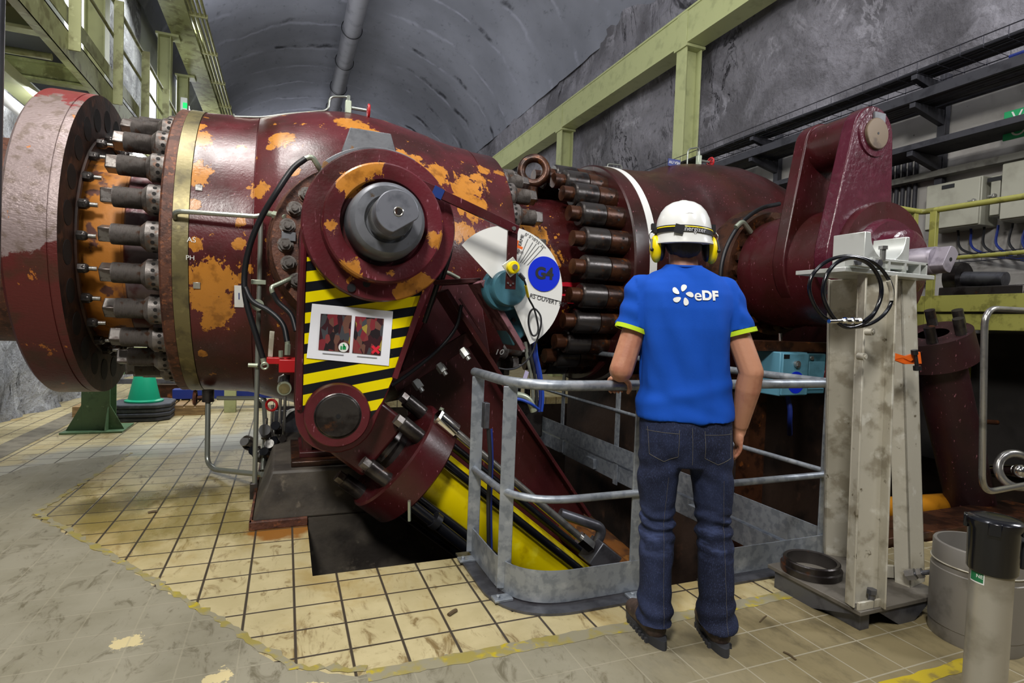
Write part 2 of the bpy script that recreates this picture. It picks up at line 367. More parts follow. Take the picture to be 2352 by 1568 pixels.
# floor: 0.2 m tiles, grout lines, dirt, water film
TILE = .2017
def tile_mat(name, tile, tile2, dirt, grout, wet, gw=.012, rough=.45):
    N = NT(name); x, y, z = N.xyz()[:3]
    def lines(v, off): 
        f = N.math('FRACT', N.math('DIVIDE', N.math('ADD', v, off), TILE))
        return N.math('ABSOLUTE', N.math('SUBTRACT', f, .5))
    d = N.math('MAXIMUM', lines(x, -.062 + 40*TILE), lines(y, -2.2322 + 40*TILE))
    g = N.step(d, .5 - gw/TILE*.62, .5 - gw/TILE*.3)
    c = N.mix(N.step(N.noise(3.5, off=(1, 2, 0), detail=8, rough=.62), .35, .7), srgb(tile), srgb(tile2))
    c = N.mix(N.step(N.noise(9, (1, .45, 1), (5, 2, 0), 9, .7, 1.5), .52, .68), c, srgb(dirt))
    c = N.mix(N.step(N.noise(28, (1, .5, 1), (2, 2, 0), 6, .7), .6, .75), c, srgb(dirt))
    if wet:
        c = N.mix(N.step(N.noise(1.3, (1, .6, 1), (7, 2, 0), 8, .65, .8), .5, .68), c, srgb('a08b58'))
        c = N.mix(N.math('MULTIPLY', N.step(N.math('ADD', N.blobs([((-1.6, 5.9, 0), .6), ((-1.1, 6.1, 0), .6), ((-.6, 6.3, 0), .6), ((-.1, 6.6, 0), .6), ((-1.9, 5.4, 0), .5)]), N.math('MULTIPLY_ADD', N.noise(3.5, (.5, 1, 1), (9, 1, 0), 7), 1.2, -.6)), .2, .55), .8), c, srgb('9a9a90'))  # grey band paints the glare of the wet far floor into the colour
        st = N.step(N.noise(.9, (.7, 1, 1), (.6, 1.2, 0), 6, .6), .5, .66)
        reg = N.blobs([((-1.1, 4.2, 0), 1.0), ((-.5, 4.4, 0), .8), ((-1.6, 4.6, 0), .9), ((-.4, 3.9, 0), .7)])
        st = N.math('MULTIPLY', N.step(N.math('ADD', reg, N.math('MULTIPLY_ADD', N.noise(4, (1, .5, 1), (3, 1, 0), 9, .65), 2.0, -1.0)), .2, .9), .8)
        c = N.mix(st, c, srgb('7a6c38'))
        c = N.mix(N.math('MULTIPLY', N.step(N.math('ADD', N.blobs([((-1.1, 4.35, 0), .35), ((-.85, 4.5, 0), .35), ((-.6, 4.6, 0), .3)]), N.math('MULTIPLY_ADD', N.noise(5, (1, .5, 1), (2, 6, 0), 8), 1.2, -.6)), .25, .7), .7), c, srgb('4a4024'))
        c = N.mix(N.step(N.math('ADD', N.blobs([((.02, 3.66, 0), .28), ((-.1, 3.62, 0), .12)]), N.math('MULTIPLY_ADD', N.noise(9, detail=6), .8, -.4)), .2, .5), c, srgb('8a5a20'))
    if not wet:
        east = N.step(x, .9, 2.0)
        w2 = N.mix(N.step(N.noise(6, (1, .5, 1), (5, 5, 0), 8, .7), .45, .68), srgb('7c7050'), srgb('5c5238'))
        c = N.mix(east, c, w2)
        g = N.math('MULTIPLY', g, N.math('MULTIPLY_ADD', east, .55, .35))
        pl = N.math('ADD', N.blobs([((-.55, 2.55, 0), .14), ((.12, 1.98, 0), .16), ((-.2, 2.2, 0), .1), ((-.9, 2.3, 0), .12), ((-.5, 1.75, 0), .1), ((-1.4, 2.9, 0), .2), ((.35, 1.9, 0), .12), ((-.75, 1.95, 0), .1)]), N.math('MULTIPLY_ADD', N.noise(14, off=(3, 3, 0), detail=8, rough=.65), 2.2, -1.1))
        c = N.mix(N.step(pl, .62, .66), c, srgb('c0b184'))
    c = N.mix(g, c, srgb(grout))
    h = N.math('ADD', N.math('MULTIPLY', g, -1), N.math('MULTIPLY', N.noise(26, detail=5), .35))
    if wet: h = N.math('ADD', h, N.math('MULTIPLY', N.math('MULTIPLY', N.noise(70, detail=3), st), .5))
    N.bump(h, .35, .004)
    r = N.math('MULTIPLY_ADD', N.noise(5, (1, .5, 1), (6, 3, 0), 7), .5, rough - .25)
    if wet:
        r = N.math('SUBTRACT', r, N.math('MULTIPLY', st, .3))
        r = N.math('MAXIMUM', r, .08)
    return N.done(c, r, 0, .5)
m_tile = tile_mat('cream_tiles', 'ab9e76', 'bbae86', '77643f', '3c342a', True)
m_tilegrey = tile_mat('grey_painted_tiles', '878270', '7c7764', '5f5946', '98917c', False, .007, .6)
m_linepaint = LM('worn_yellow_line', '8c8040', .6, 0, [('857f68', 8, .4, .54), ('a8960e', 16, .56, .7)])
m_chan = LM('channel_cover', '77705f', .6, 0, [('5f5848', 8, .45, .65)])
# clothing and skin
m_skin = LM('skin', 'b98468', .5, 0, [('a86f58', 9, .5, .7)], (.08, 120))
m_hair = LM('dark_hair', '1d1712', .6, 0, [('0f0b08', 40, .45, .6, (1, 1, .2))], (.5, 160, (1, 1, .15)))
m_shirt = LM('blue_jersey', '114bb0', .85, 0, [('0e429c', 3, .5, .7)], (.15, 400), spec=.2)
m_trim = PL('lime_trim', 'b8d61a', .8)
def denim():
    N = NT('denim'); x, y, z = N.xyz()[:3]
    c = N.mix(N.step(N.noise(5, (1, 1, .5), detail=6), .4, .72), srgb('1a1e30'), srgb('272f4a'))
    kn = N.math('MULTIPLY', N.step(N.math('ABSOLUTE', N.math('SUBTRACT', z, .46)), .16, .02), N.step(N.noise(30, (.35, .35, 1), (3, 1, 7), 4), .46, .66))
    c = N.mix(N.math('MULTIPLY', kn, .6), c, srgb('46527a'))
    c = N.mix(N.step(N.noise(420, (1, 1, .3), detail=2), .5, .8), c, srgb('3c4668'))
    N.bump(N.noise(300, (1, 1, .3), detail=2), .25, .002); return N.done(c, .85, 0, .2)
m_denim = denim()
m_thread = PL('stitching', '5c5850', .8)
m_boot = LM('brown_leather', '46362e', .6, 0, [('32261f', 14, .45, .6), ('5e4c40', 30, .6, .75)], (.3, 60))
m_sole = PL('boot_sole', '2e2f33', .7)
m_helmet = LM('white_helmet', 'dcdddb', .22, 0, [('cfd0cc', 4, .5, .7)])
# ---------------------------------------------------------------- setting
def grid(name, fn, nu, nv, mat, kind='structure', sharp=180):
    bm = bmesh.new(); vs = [[bm.verts.new(fn(i/nu, j/nv)) for j in range(nv+1)] for i in range(nu+1)]
    for i in range(nu):
        for j in range(nv): bm.faces.new((vs[i][j], vs[i+1][j], vs[i+1][j+1], vs[i][j+1]))
    me = bpy.data.meshes.new(name); bm.to_mesh(me); bm.free()
    o = link(name, me, mat, sharp=sharp)
    if kind: o['kind'] = kind
    return o
fl = MB()
for x0, x1, y0, y1 in ((-6, 6.7, -4, 2.3), (-6, .97, 2.3, 2.93), (-6, .15, 2.93, 5.45), (.15, .97, 3.75, 5.45), (-6, 1.15, 5.45, 9), (-6, 6.7, 9, 40)):
    fl.span((x0, y0, -.12), (x1, y1, 0))
struct(fl.build('floor', m_tile))
w = MB()
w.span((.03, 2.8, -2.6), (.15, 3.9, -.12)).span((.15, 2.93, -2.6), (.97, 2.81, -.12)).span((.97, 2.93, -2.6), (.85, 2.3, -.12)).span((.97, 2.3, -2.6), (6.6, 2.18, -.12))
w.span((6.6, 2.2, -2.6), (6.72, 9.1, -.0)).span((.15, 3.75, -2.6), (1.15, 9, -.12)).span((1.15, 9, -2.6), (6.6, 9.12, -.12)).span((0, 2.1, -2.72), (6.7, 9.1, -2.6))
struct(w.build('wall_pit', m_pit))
lg = MB(); lg.span((.2, 3.4, -.62), (1.0, 3.74, -.5)).tube(smooth_path([(.25, 3.0, -.4), (.4, 3.15, -.33), (.7, 3.25, -.5), (1.0, 3.3, -.85), (1.2, 3.3, -1.3)]), .09, 12)
struct(lg.build('trim_1', m_pit))
def rough_edge(pts, n, amp, z):
    out = []
    P = [V((*p, z)) for p in pts]
    for a, b in zip(P, P[1:]):
        m = max(1, int((b-a).length/.03)); d = (b-a).normalized(); nn = Vector((-d.y, d.x, 0))
        for k in range(m):
            p = a.lerp(b, k/m); out.append(p + nn*amp*(noise.noise(p*9) + .6*noise.noise(p*31)))
    out.append(P[-1]); return out
EDGE = [(-1.26, 9.0), (-1.27, 5.95), (-1.43, 4.4), (-1.43, 4.3), (-.722, 3.316), (-.34, 2.76), (.05, 2.16), (.265, 2.06), (1.433, 2.047), (2.01, 2.045), (2.46, 2.05), (2.93, 2.06), (2.95, 2.292), (6.58, 2.292)]
edge = rough_edge(EDGE[1:], 0, .035, .0012)
gp = MB(); a = [gp.bm.verts.new(p) for p in edge] ; b = [gp.bm.verts.new((-5.9, 5.95, .0012)) if i < 1 else None for i in range(1)]
poly = a + [gp.bm.verts.new((6.6, -3.9, .0012)), gp.bm.verts.new((-5.9, -3.9, .0012)), gp.bm.verts.new((-5.9, 4.3, .0012)), gp.bm.verts.new((-2.2, 4.6, .0012)), gp.bm.verts.new((-1.9, 5.6, .0012))]
gp.bm.faces.new(poly)
bmesh.ops.triangulate(gp.bm, faces=gp.bm.faces)
struct(gp.build('floor_painted', m_tilegrey))
def stripe(pts, w, z, amp=.012):
    m = MB(); e = rough_edge(pts, 0, 0, z); L, R = [], []
    for i, p in enumerate(e):
        d = (e[min(i+1, len(e)-1)] - e[max(i-1, 0)]).normalized(); nn = Vector((-d.y, d.x, 0))
        L.append(m.bm.verts.new(p + nn*(w/2 + amp*noise.noise(p*23)))); R.append(m.bm.verts.new(p - nn*(w/2 + amp*noise.noise(p*19+V((5, 5, 5))))))
    for i in range(len(e)-1): m.bm.faces.new((L[i], L[i+1], R[i+1], R[i]))
    return m
struct(stripe([(-1.27, 5.95), (-1.43, 4.35), (-.722, 3.33), (-.34, 2.775), (.05, 2.18), (.3, 2.075)], .034, .0024, .03).build('trim_2', m_linepaint))
struct(stripe([(.3, 2.04), (1.43, 2.03), (2.01, 2.03), (2.46, 2.04)], .07, .0024).build('trim_3', m_linepaint))
struct(stripe([(1.7, 1.37), (2.25, 1.366), (2.93, 1.357), (4.2, 1.34)], .06, .0024).build('trim_4', LM('yellow_line', 'b09a14', .55, 0, [('8a7830', 12, .5, .62)])))
struct(MB().quad((-2.42, 4.2, .003), (-2.2, 4.2, .003), (-2.2, 9, .003), (-2.42, 9, .003)).build('trim_5', m_chan))
# walls
def rockn(p, a):
    p = V(p); return a*(noise.noise(p*.55) + .55*noise.noise(p*1.3) + .3*noise.noise(p*3.1) + .12*noise.noise(p*7))
struct(MB().span((6.6, -1, 0), (6.9, 40, 4.0)).build('wall_right', m_plaster))
struct(MB().span((6.5, -1, 0), (6.6, 12, 1.36)).build('wall_shade_panel', LM('wall_shade_dark', '2e2a28', .8, 0, [('1c1917', 2, .45, .65)])))  # dark panel added over the wall, paints the shade under the platform
grid('wall_rock', lambda u, v: (6.62 + .1 + rockn((0, u*41-1, 3.8+v*4.8), .16) + .05*v, -1+u*41, 3.95+v*4.75), 240, 44, m_rock)
struct(MB().span((6.56, -1, 3.9), (6.75, 40, 4.02)).build('trim_6', m_joint))
def vault_p(u, v):
    a = PI*(.08 + .84*u); y = -4 + 44*v
    cx, cz, rx, rz = 1.85, 6.9, 5.05, 3.75
    rib = 0
    t = (y*.62 + .9*noise.noise(V((0, y*.25, a*.6)))) % 1
    rib = .05*max(0, 1-abs(t-.5)/.12)
    k = 1 - rib*.16 + .006*noise.noise(V((a*3, y*.7, 0)))
    return (cx + rx*math.cos(a)*k, y, cz + rz*math.sin(a)*k)
grid('ceiling', vault_p, 64, 240, m_vault)
grid('trim_7', lambda u, v: (6.75 - .3*v + .08*noise.noise(V((0, u*30, v))), -1+u*41, 8.2+v*.45), 120, 4, m_joint)
grid('wall_left', lambda u, v: (-2.78 + rockn((1, u*30, v*3.7), .34) - .25*v, 4.3+u*30, v*3.7-.05), 150, 26, m_rockleft)
struct(MB().span((-5.6, 4.05, 0), (-2.75, 4.3, 3.7)).span((-5.7, 4.0, 3.62), (-2.95, 40, 3.7)).build('wall_ledge', m_rockleft))
struct(MB().span((-3.3, 3, 3.7), (-3.15, 40, 9.2)).build('wall_upper', m_plasterlit))
grid('wall_rockface', lambda u, v: (-3.1 + .05*rockn((3, u*9, v*4), 1), 12.2+u*2.6 + .2*noise.noise(V((v*3, u*3, 2))), 3.72+v*4.2), 24, 30, m_rockleft)
struct(MB().span((-6, 39.8, 0), (7, 40, 11)).build('wall_back', m_joint))
# ceiling pipe with its hoops
t = thing('ventilation_pipe', 'long dark pipe hung under the crown of the tunnel vault', 'pipe', (1.7, 2, 10.05))
MB().cyl((1.66, 3, 9.95), (1.66, 39, 9.95), .27, n=28).build('duct', LM('duct_grey', '77777c', .5, .3, [('64646a', 3, .5, .7)]), t)
h = MB().torus((1.66, 8.6, 9.95), (0, 1, 0), .3, .014, 32, 6).build('hoop', m_black, t)
for k in range(1, 12): c = inst(h, t, Matrix.Translation((0, k*2.35, 0)))
# green crane runway on the rock wall
t = thing('crane_beam', 'long pale green steel runway beam along the grey rock wall', 'beam', (6.25, 2, 6))
b = MB(); zb, zt = 6.05, 6.62
b.span((6.08, .5, zb), (6.44, 36, zb+.035)).span((6.08, .5, zt-.035), (6.44, 36, zt)).span((6.1, .5, zb+.03), (6.13, 36, zt-.03))
b.build('girder', m_green, t, .004)
for y in (8.0, 12.6, 17.4): MB().span((6.085, y-.13, zb+.035), (6.1, y+.13, zt-.035)).build('splice_plate', m_green, t, .003)
rv = MB()
bo = MB().cyl((6.15, 2.2, zt), (6.15, 2.2, zt+.03), .028, n=6).build('bolt', m_greendirty, t)
for k in range(1, 34): inst(bo, t, Matrix.Translation((0, k*.62, 0)))
cols = []
for i, (y, lab) in enumerate(((8.0, 'pale green steel column under the runway beam, above the upstream valve hump'), (12.6, 'pale green steel column standing behind the rusty lifting eye'), (17.4, 'pale green steel column farther along the rock wall, hidden by the valve'))):
    t = thing('steel_column', lab, 'column', (6.25, y, 0), 'columns of the runway beam')
    b = MB(); b.span((6.1, y-.13, 0), (6.125, y+.13, 6.0)).span((6.4, y-.13, 0), (6.425, y+.13, 6.0)).span((6.12, y-.012, 0), (6.4, y+.012, 6.0))
    b.build('shaft', m_green, t, .003)
    MB().span((6.07, y-.17, 6.0), (6.46, y+.17, 6.045)).build('cap_plate', m_green, t, .003)
    if y > 15: bpy.data.objects.remove(t.children[0]) if False else None
m_tray = LM('tray_dark', '3c3c42', .6, .4, [('2c2c32', 8, .5, .65)])
# ---------------- cable trays and wall equipment
def tray_brackets(y, zs, lab):
    t = thing('tray_bracket', lab, 'bracket', (6.55, y, zs[-1]), 'cable tray brackets')
    MB().span((6.5, y-.04, zs[-1]-.5), (6.58, y+.04, zs[0]+.1)).build('upright', m_tray, t, .003)
    for z in zs:
        MB().prism([(6.5, y-.03, z), (6.02, y-.03, z), (6.02, y-.03, z-.05), (6.5, y-.03, z-.16)], (0, .06, 0)).build('arm', m_tray, t, .003)
for i, (y, lab) in enumerate(((4.03, 'dark bracket post carrying the trays, beside the beige cabinets'), (6.25, 'dark bracket post carrying the trays, behind the raised violet lever'), (8.6, 'dark bracket post carrying the trays, over the upstream valve hump'), (1.6, 'dark bracket post carrying the trays, past the green sign'))):
    tray_brackets(y, (4.03, 3.74, 3.24) if i in (0, 3) else (4.03, 3.74), lab)
t = thing('wire_cable_tray', 'upper wire basket tray with black cables along the rock wall', 'cable tray', (6.3, 1, 4.05))
m = MB()
for x, z in ((6.02, 4.05), (6.02, 4.15), (6.2, 4.04), (6.45, 4.05), (6.45, 4.15)): m.tube([(x, .3, z), (x, 11.5, z)], .006, 5)
for k in range(56):
    y = .4 + k*.2; m.tube([(6.02, y, 4.16), (6.02, y, 4.04), (6.45, y, 4.04), (6.45, y, 4.16)], .004, 4)
m.build('basket', m_wire, t)
for k, (x, r) in enumerate(((6.08, .02), (6.14, .026), (6.2, .018), (6.26, .024), (6.33, .02))):
    MB().tube(smooth_path([(x + .012*math.sin(q*1.7+k), .3+q*.9, 4.055+r+.004*math.sin(q*2+k)) for q in range(13)], 3), r, 7).build('cable', m_cable, t)
t = thing('ladder_cable_tray', 'middle cable ladder full of dark cables under the wire basket', 'cable tray', (6.3, 1, 3.76))
MB().span((6.02, .3, 3.75), (6.05, 11, 3.85)).span((6.42, .3, 3.75), (6.45, 11, 3.85)).build('rail', m_tray, t, .003)
for k in range(7):
    x = 6.08 + k*.05
    MB().tube(smooth_path([(x + .01*math.sin(q*1.3+k), .3+q*.9, 3.775+.006*math.sin(q*2.2+k)) for q in range(12)], 3), .02, 7).build('cable', m_cable if k % 3 else m_tray, t)
MB().tube([(6.05, .4, 3.87), (6.05, 1.6, 3.88), (6.06, 3.2, 3.87)], .022, 7).build('cable', m_bluedk, t)['label'] = 'blue cable'
t = thing('wall_conduit_tray', 'lower tray with two dark conduits running above the cabinets', 'cable tray', (6.3, 1, 3.25))
MB().span((6.05, .3, 3.25), (6.45, 8, 3.28)).span((6.03, .3, 3.25), (6.05, 8, 3.31)).build('trough', m_tray, t, .003)
for x in (6.1, 6.18): MB().tube([(x, .3, 3.31), (x, 8, 3.31)], .025, 8).build('conduit', m_tray, t)
tag(MB().span((6.44, .3, 3.03), (6.56, 7.5, 3.1)).build('mounting_rail', LM('strut_rail', '6f6e68', .6, .3, [('54534e', 8, .5, .65)]), None, .003), 'grey mounting rail fixed along the wall just above the cabinets', 'rail')
t = thing('conduit_bundle', 'bundle of grey conduits dropping down the wall beside the bracket post', 'conduit', (6.55, 4.4, 1.8))
for k in range(5): MB().tube(fillet([(6.56, 4.3+k*.07, 3.3), (6.56, 4.3+k*.07, 2.2-.05*k), (6.53, 4.1+k*.05, 1.9)], .15), .022, 8).build('conduit', m_tray, t)
def cabinet(name, lab, y0, y1, z0, z1, d=.26, lock=1, plate=None):
    t = thing(name, lab, 'cabinet', (6.6, (y0+y1)/2, z0), 'beige wall cabinets')
    MB().span((6.6-d+.02, y0, z0), (6.6, y1, z1)).build('housing', m_cab, t, .008)
    d_ = MB().span((6.6-d, y0+.01, z0+.01), (6.6-d+.018, y1-.01, z1-.01)).build('door', m_cab, t, .006)
    for s in range(lock):
        z = (z0+z1)/2 if lock == 1 else z0 + (z1-z0)*(.25+.5*s)
        MB().cyl((6.6-d, y0+.05, z), (6.6-d-.02, y0+.05, z), .02).bar((6.6-d-.02, y0+.05, z), (6.6-d-.02, y0+.1, z), .01, .014).build('latch', m_steel, d_)
    if plate: MB().span((6.6-d-.004, plate[0]-.06, plate[1]-.02), (6.6-d, plate[0]+.06, plate[1]+.02)).build('name_plate', m_black, d_)
    return t
cabinet('wall_cabinet', 'beige wall cabinet with closed door, beside the conduit bundle', 3.5, 4.02, 2.43, 2.91, .3, 1, (3.8, 2.86))
cabinet('wall_cabinet', 'narrow beige wall cabinet between the two wider ones', 3.36, 3.46, 2.5, 2.9, .24, 1, (3.42, 2.86))
cabinet('wall_cabinet', 'beige wall cabinet with two latches, cut off by the picture edge', 2.3, 3.34, 2.44, 2.98, .3, 2)
t = thing('green_sign', 'green sign with white writing hung from the wall tray', 'sign', (6.3, 2.9, 3.19))
MB().span((6.29, 2.3, 3.19), (6.31, 3.34, 3.46)).build('panel', m_signgreen, t, .003)
for s, z in (('Vanne', 3.385), ('Ouverte', 3.26)): text(s, .155, face_m((6.287, 3.28, z), (0, -1, 0), (0, 0, 1)), m_white, 'lettering', t, align='LEFT')
for i in range(2): MB().cyl((6.3, 2.6+i*.5, 3.46), (6.3, 2.6+i*.5, 3.75), .006, n=6).build('hanger', m_steel_dk, t)
t = thing('cable_loom', 'loose blue and black cables drooping beneath the wall cabinets', 'cable', (6.5, 3.3, 1.9))
for k in range(6):
    MB().tube(smooth_path([(6.5, 3.8-.12*k, 2.43), (6.46, 3.7-.1*k, 2.2), (6.45, 3.2-.05*k, 2.1-.02*k), (6.45, 2.4, 2.2+.02*k), (6.48, 1.6, 2.25)]), .012, 6).build('cable', m_bluedk if k % 2 else m_cable, t)
t = thing('cable_basket', 'thin dark wire tray running under the cabinets', 'cable tray', (6.4, 3, 2.1))
m = MB()
for z in (2.08, 2.16): m.tube([(6.38, 1, z), (6.38, 7, z)], .005, 5)
for k in range(30): m.tube([(6.38, 1.1+k*.2, 2.17), (6.38, 1.1+k*.2, 2.08), (6.56, 1.1+k*.2, 2.08)], .003, 4)
m.build('basket', m_wire, t)
# ---------------------------------------------------------------- upstream / downstream pipe line, valve bodies
AX = (1, 0, 0); O1 = (0, 5.6, 1.79); O2 = (0, 5.6, 1.86)
def rotx(o, ang): return Matrix.Translation(V(o)) @ Matrix.Rotation(ang, 4, 'X') @ Matrix.Translation(-V(o))
def roty(o, ang): return Matrix.Translation(V(o)) @ Matrix.Rotation(ang, 4, 'Y') @ Matrix.Translation(-V(o))
def ring_of(parts, parent, o, n, step, ph=0, rot=rotx, skip=()):
    """parts = [mesh object, its sub-part objects...] already at angle 0; copies every part round the axis"""
    main, subs = parts[0], parts[1:]
    for k in range(n):
        if k in skip: continue
        m = rot(o, ph + k*step)
        c = main.copy(); COL.objects.link(c); c.matrix_basis = m @ main.matrix_basis
        for s in subs:
            d = s.copy(); COL.objects.link(d); d.parent = c; d.matrix_parent_inverse = main.matrix_basis.inverted()
    for s in subs: bpy.data.objects.remove(s)
    bpy.data.objects.remove(main)
# flanged end pipe by the rock
t = thing('flanged_pipe', 'big worn red flange drum with its short pipe, between rock wall and valve', 'pipe', (-1.5, 5.6, .6))
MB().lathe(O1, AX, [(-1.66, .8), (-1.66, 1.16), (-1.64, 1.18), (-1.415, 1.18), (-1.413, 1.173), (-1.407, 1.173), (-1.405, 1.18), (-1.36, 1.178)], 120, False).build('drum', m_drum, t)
MB().lathe(O1, AX, [(-1.36, 1.178), (-1.358, 1.17), (-1.362, .87), (-1.39, .86), (-1.39, .72)], 120, False).build('flange_face', m_face, t)
MB().lathe(O1, AX, [(-4, .78), (-1.65, .78)], 64).build('pipe', m_rust, t)
MB().lathe(O1, AX, [(-1.42, .72), (-1.4, .735), (-1.12, .745), (-1.115, .755), (-1.1, .755)], 96, False).build('primed_sleeve', m_orange, t)['label'] = 'orange primed sleeve'
MB().lathe(O1, AX, [(-1.1, .755), (-1.09, .765), (-.8, .765)], 96, False).build('bare_sleeve', m_sleeve, t)['label'] = 'bare metal sleeve'
MB().lathe(O1, AX, [(-1.36, .868), (-1.345, .865), (-1.345, .83), (-1.36, .82)], 96, False).build('retaining_ring', m_face, t)
hole = MB().cyl((-1.37, 4.6, 1.79), (-1.357, 4.6, 1.79), .085, n=20).build('stud_hole', PL('hole_dark', '100b09', .8), t)
ring_of([hole], t, O1, 24, PI/12, PI/24)
nut = MB().cyl((-1.345, 4.745, 1.79), (-1.3, 4.745, 1.79), .036, n=6).ball((-1.31, 4.745, 1.79), .034, 12).build('nut', m_oily, t)
st = MB().cyl((-1.345, 4.745, 1.79), (-1.235, 4.745, 1.79), .016, n=10).build('bolt', m_steel, t); 
adopt(st, nut)
ring_of([nut, st], t, O1, 24, PI/12)
# ---- valve 1
v1 = thing('spherical_valve', 'huge red spherical valve body with peeling paint showing orange primer', 'valve', (.47, 5.6, .44))
prof = [(-.628, 1.17), (-.3, 1.19), (-.235, 1.203), (-.232, 1.197), (-.228, 1.197), (-.225, 1.207), (-.06, 1.256), (.11, 1.3), (.25, 1.327), (.39, 1.346), (.5, 1.35), (.65, 1.341), (.76, 1.334), (.96, 1.298), (1.15, 1.262), (1.255, 1.232), (1.4, 1.207), (1.535, 1.196), (1.537, 1.19), (1.543, 1.19), (1.545, 1.195), (1.6, 1.18), (1.785, 1.17), (1.8, 1.155), (1.8, .7)]
MB().lathe(O1, AX, prof, 144, False).build('body', m_body, v1, sharp=60)
MB().lathe(O1, AX, [(-.81, .76), (-.81, 1.155), (-.795, 1.17), (-.732, 1.17), (-.73, 1.165)], 144, False).build('flange', m_rust, v1)
MB().lathe(O1, AX, [(-.73, 1.165), (-.728, 1.176), (-.632, 1.176), (-.63, 1.165)], 144, False).build('brass_band', m_brass, v1)['label'] = 'bare brass coloured band'
def make_stud(x0, s, L, zc):
    y = 5.6 - 1.0
    n = MB().lathe((x0, y, zc), (s, 0, 0), [(0, .108), (.09, .108), (.125, .075)], 28)
    for k in range(8):
        a = k*PI/4 + .2
    a = n.build('nut', m_stud, None, sharp=30)
    hs = []
    for k in range(7):
        q = PI*(.55 + .9*k/6); c = V((x0+s*.045, y+.1085*math.cos(q), zc+.1085*math.sin(q)))
        hs.append(MB().cyl(c - V((0, math.cos(q), math.sin(q)))*.004, c + V((0, math.cos(q), math.sin(q)))*.0012, .013, n=10).build('tommy_hole', bpy.data.materials['hole_dark'], a))
    th = MB(); pr = [(.1, .072)]
    m = 26
    for k in range(m): pr += [(.1 + (L-.1)*k/m, .072), (.1 + (L-.1)*(k+.5)/m, .067)]
    pr.append((L, .07))
    thr = th.lathe((x0, y, zc), (s, 0, 0), pr, 24).build('thread', m_stud, a, sharp=60)
    e = MB().box((x0+s*(L+.032), y, zc), (.075, .1, .1), (.3, 0, 0)).build('square_end', m_studend, a, .008)
    return [a, *hs, thr, e]
S = make_stud(-.81, -1, .30, 1.79)
S[0].parent = v1; S[0].matrix_parent_inverse = Matrix.Translation(-v1.location)
ring_of(S, v1, O1, 24, PI/12, -.012)
S = make_stud(1.8, 1, .26, 1.79)
S[0].parent = v1; S[0].matrix_parent_inverse = Matrix.Translation(-v1.location)
ring_of(S, v1, O1, 24, PI/12, .05)
for q, nm in (((-0.579, 4.485, 2.150), 'name_plate'), ((-0.580, 4.470, 1.477), 'name_plate')):
    q = V(q); nn = (q - V((q.x, 5.6, 1.79))).normalized()
    MB().box(q + nn*.004, (.045, .045, .008), Matrix((V((1, 0, 0)), nn.cross(V((1, 0, 0))), nn)).transposed()).build(nm, m_steel, v1, .002)
q = V((-0.314, 4.473, 1.415)); nn = (q - V((q.x, 5.6, 1.79))).normalized()
tg = MB().box(q + nn*.004, (.06, .16, .003), Matrix((V((1, 0, 0)), nn.cross(V((1, 0, 0))), nn)).transposed()).build('paper_label', m_white, v1)
text('1', .07, face_m(q + nn*.007, (1, 0, 0), nn.cross(V((1, 0, 0)))*(-1 if nn.cross(V((1, 0, 0))).z < 0 else 1)), m_bluedk, 'number', tg)
# chalk marks
def chalk(s, px, size, parent, rot=(1, 0, 0)):
    q = V(px); nn = (q - V((q.x, 5.6, 1.79))).normalized(); up = V((1, 0, 0)).cross(nn); up = up if up.z > 0 else -up
    text(s, size, face_m(q + nn*.006, rot, up), m_white, 'chalk_mark', parent)
chalk('AS', (-0.611, 4.431, 1.783), .05, v1); chalk('PH', (-0.618, 4.438, 1.661), .045, v1); chalk('10', (1.770, 4.705, 1.033), .09, v1)
# trunnion flange of valve 1
TC = V((.465, 0, 1.79))
def at(y, dx=0, dz=0): return (TC.x+dx, y, TC.z+dz)
MB().lathe(at(4.45), (0, -1, 0), [(0, .62), (.12, .6), (.28, .575), (.3, .57), (.33, .565), (.335, .4)], 96, False).build('trunnion_flange', m_rust, v1)
bl = MB().cyl(at(4.125, -.48), at(4.105, -.48), .052, n=24).build('washer', m_stud, None)
hb = MB().cyl(at(4.11, -.48), at(4.065, -.48), .042, n=6).cyl(at(4.07, -.48), at(4.045, -.48), .022, n=14).build('bolt', m_studend, bl)
bl.parent = v1; bl.matrix_parent_inverse = Matrix.Translation(-v1.location)
ring_of([bl, hb], v1, at(0), 24, PI/12, -.05, roty)
kp = MB().box(at(4.1, -.46, .03), (.09, .02, .06)).build('locking_plate', m_gray, v1, .003)
MB().prism([at(4.3, -.16, .56), at(4.3, .2, .56), at(4.3, .15, .72), at(4.3, -.11, .72)], (0, -.5, 0)).build('lug_block', m_gray, v1, .006)['label'] = 'grey lug block'
# pipe between the two valves
t = thing('connecting_pipe', 'glossy red pipe with orange flakes joining the two valves', 'pipe', (2.4, 5.6, 1.0))
MB().cyl((1.79, 5.6, 1.8), (2.98, 5.6, 1.85), .79, n=120).build('barrel', m_pipe, t)
mk = MB()
for a, b in (((1302, 662), (1340, 658)), ((1305, 683), (1342, 680)), ((1328, 684), (1330, 703))):
    pass
m = MB()
for x0, x1, z in ((2.36, 2.62, 1.66), (2.38, 2.64, 1.57)): 
    for s in range(6):
        xa, xb = x0+(x1-x0)*s/6, x0+(x1-x0)*(s+1)/6
        y = 5.6 - math.sqrt(.795**2-(z-1.83)**2)
        m.quad((xa, y-.001, z), (xb, y-.001, z), (xb, y-.003, z+.045+.006*math.sin(s*3)), (xa, y-.003, z+.045+.006*math.sin(s*3-1)))
y = 5.6 - math.sqrt(.795**2-.3**2); m.quad((2.52, y+.006, 1.5), (2.58, y+.006, 1.5), (2.58, y-.03, 1.6), (2.52, y-.03, 1.6))
m.build('red_marking', m_redpaint, t)
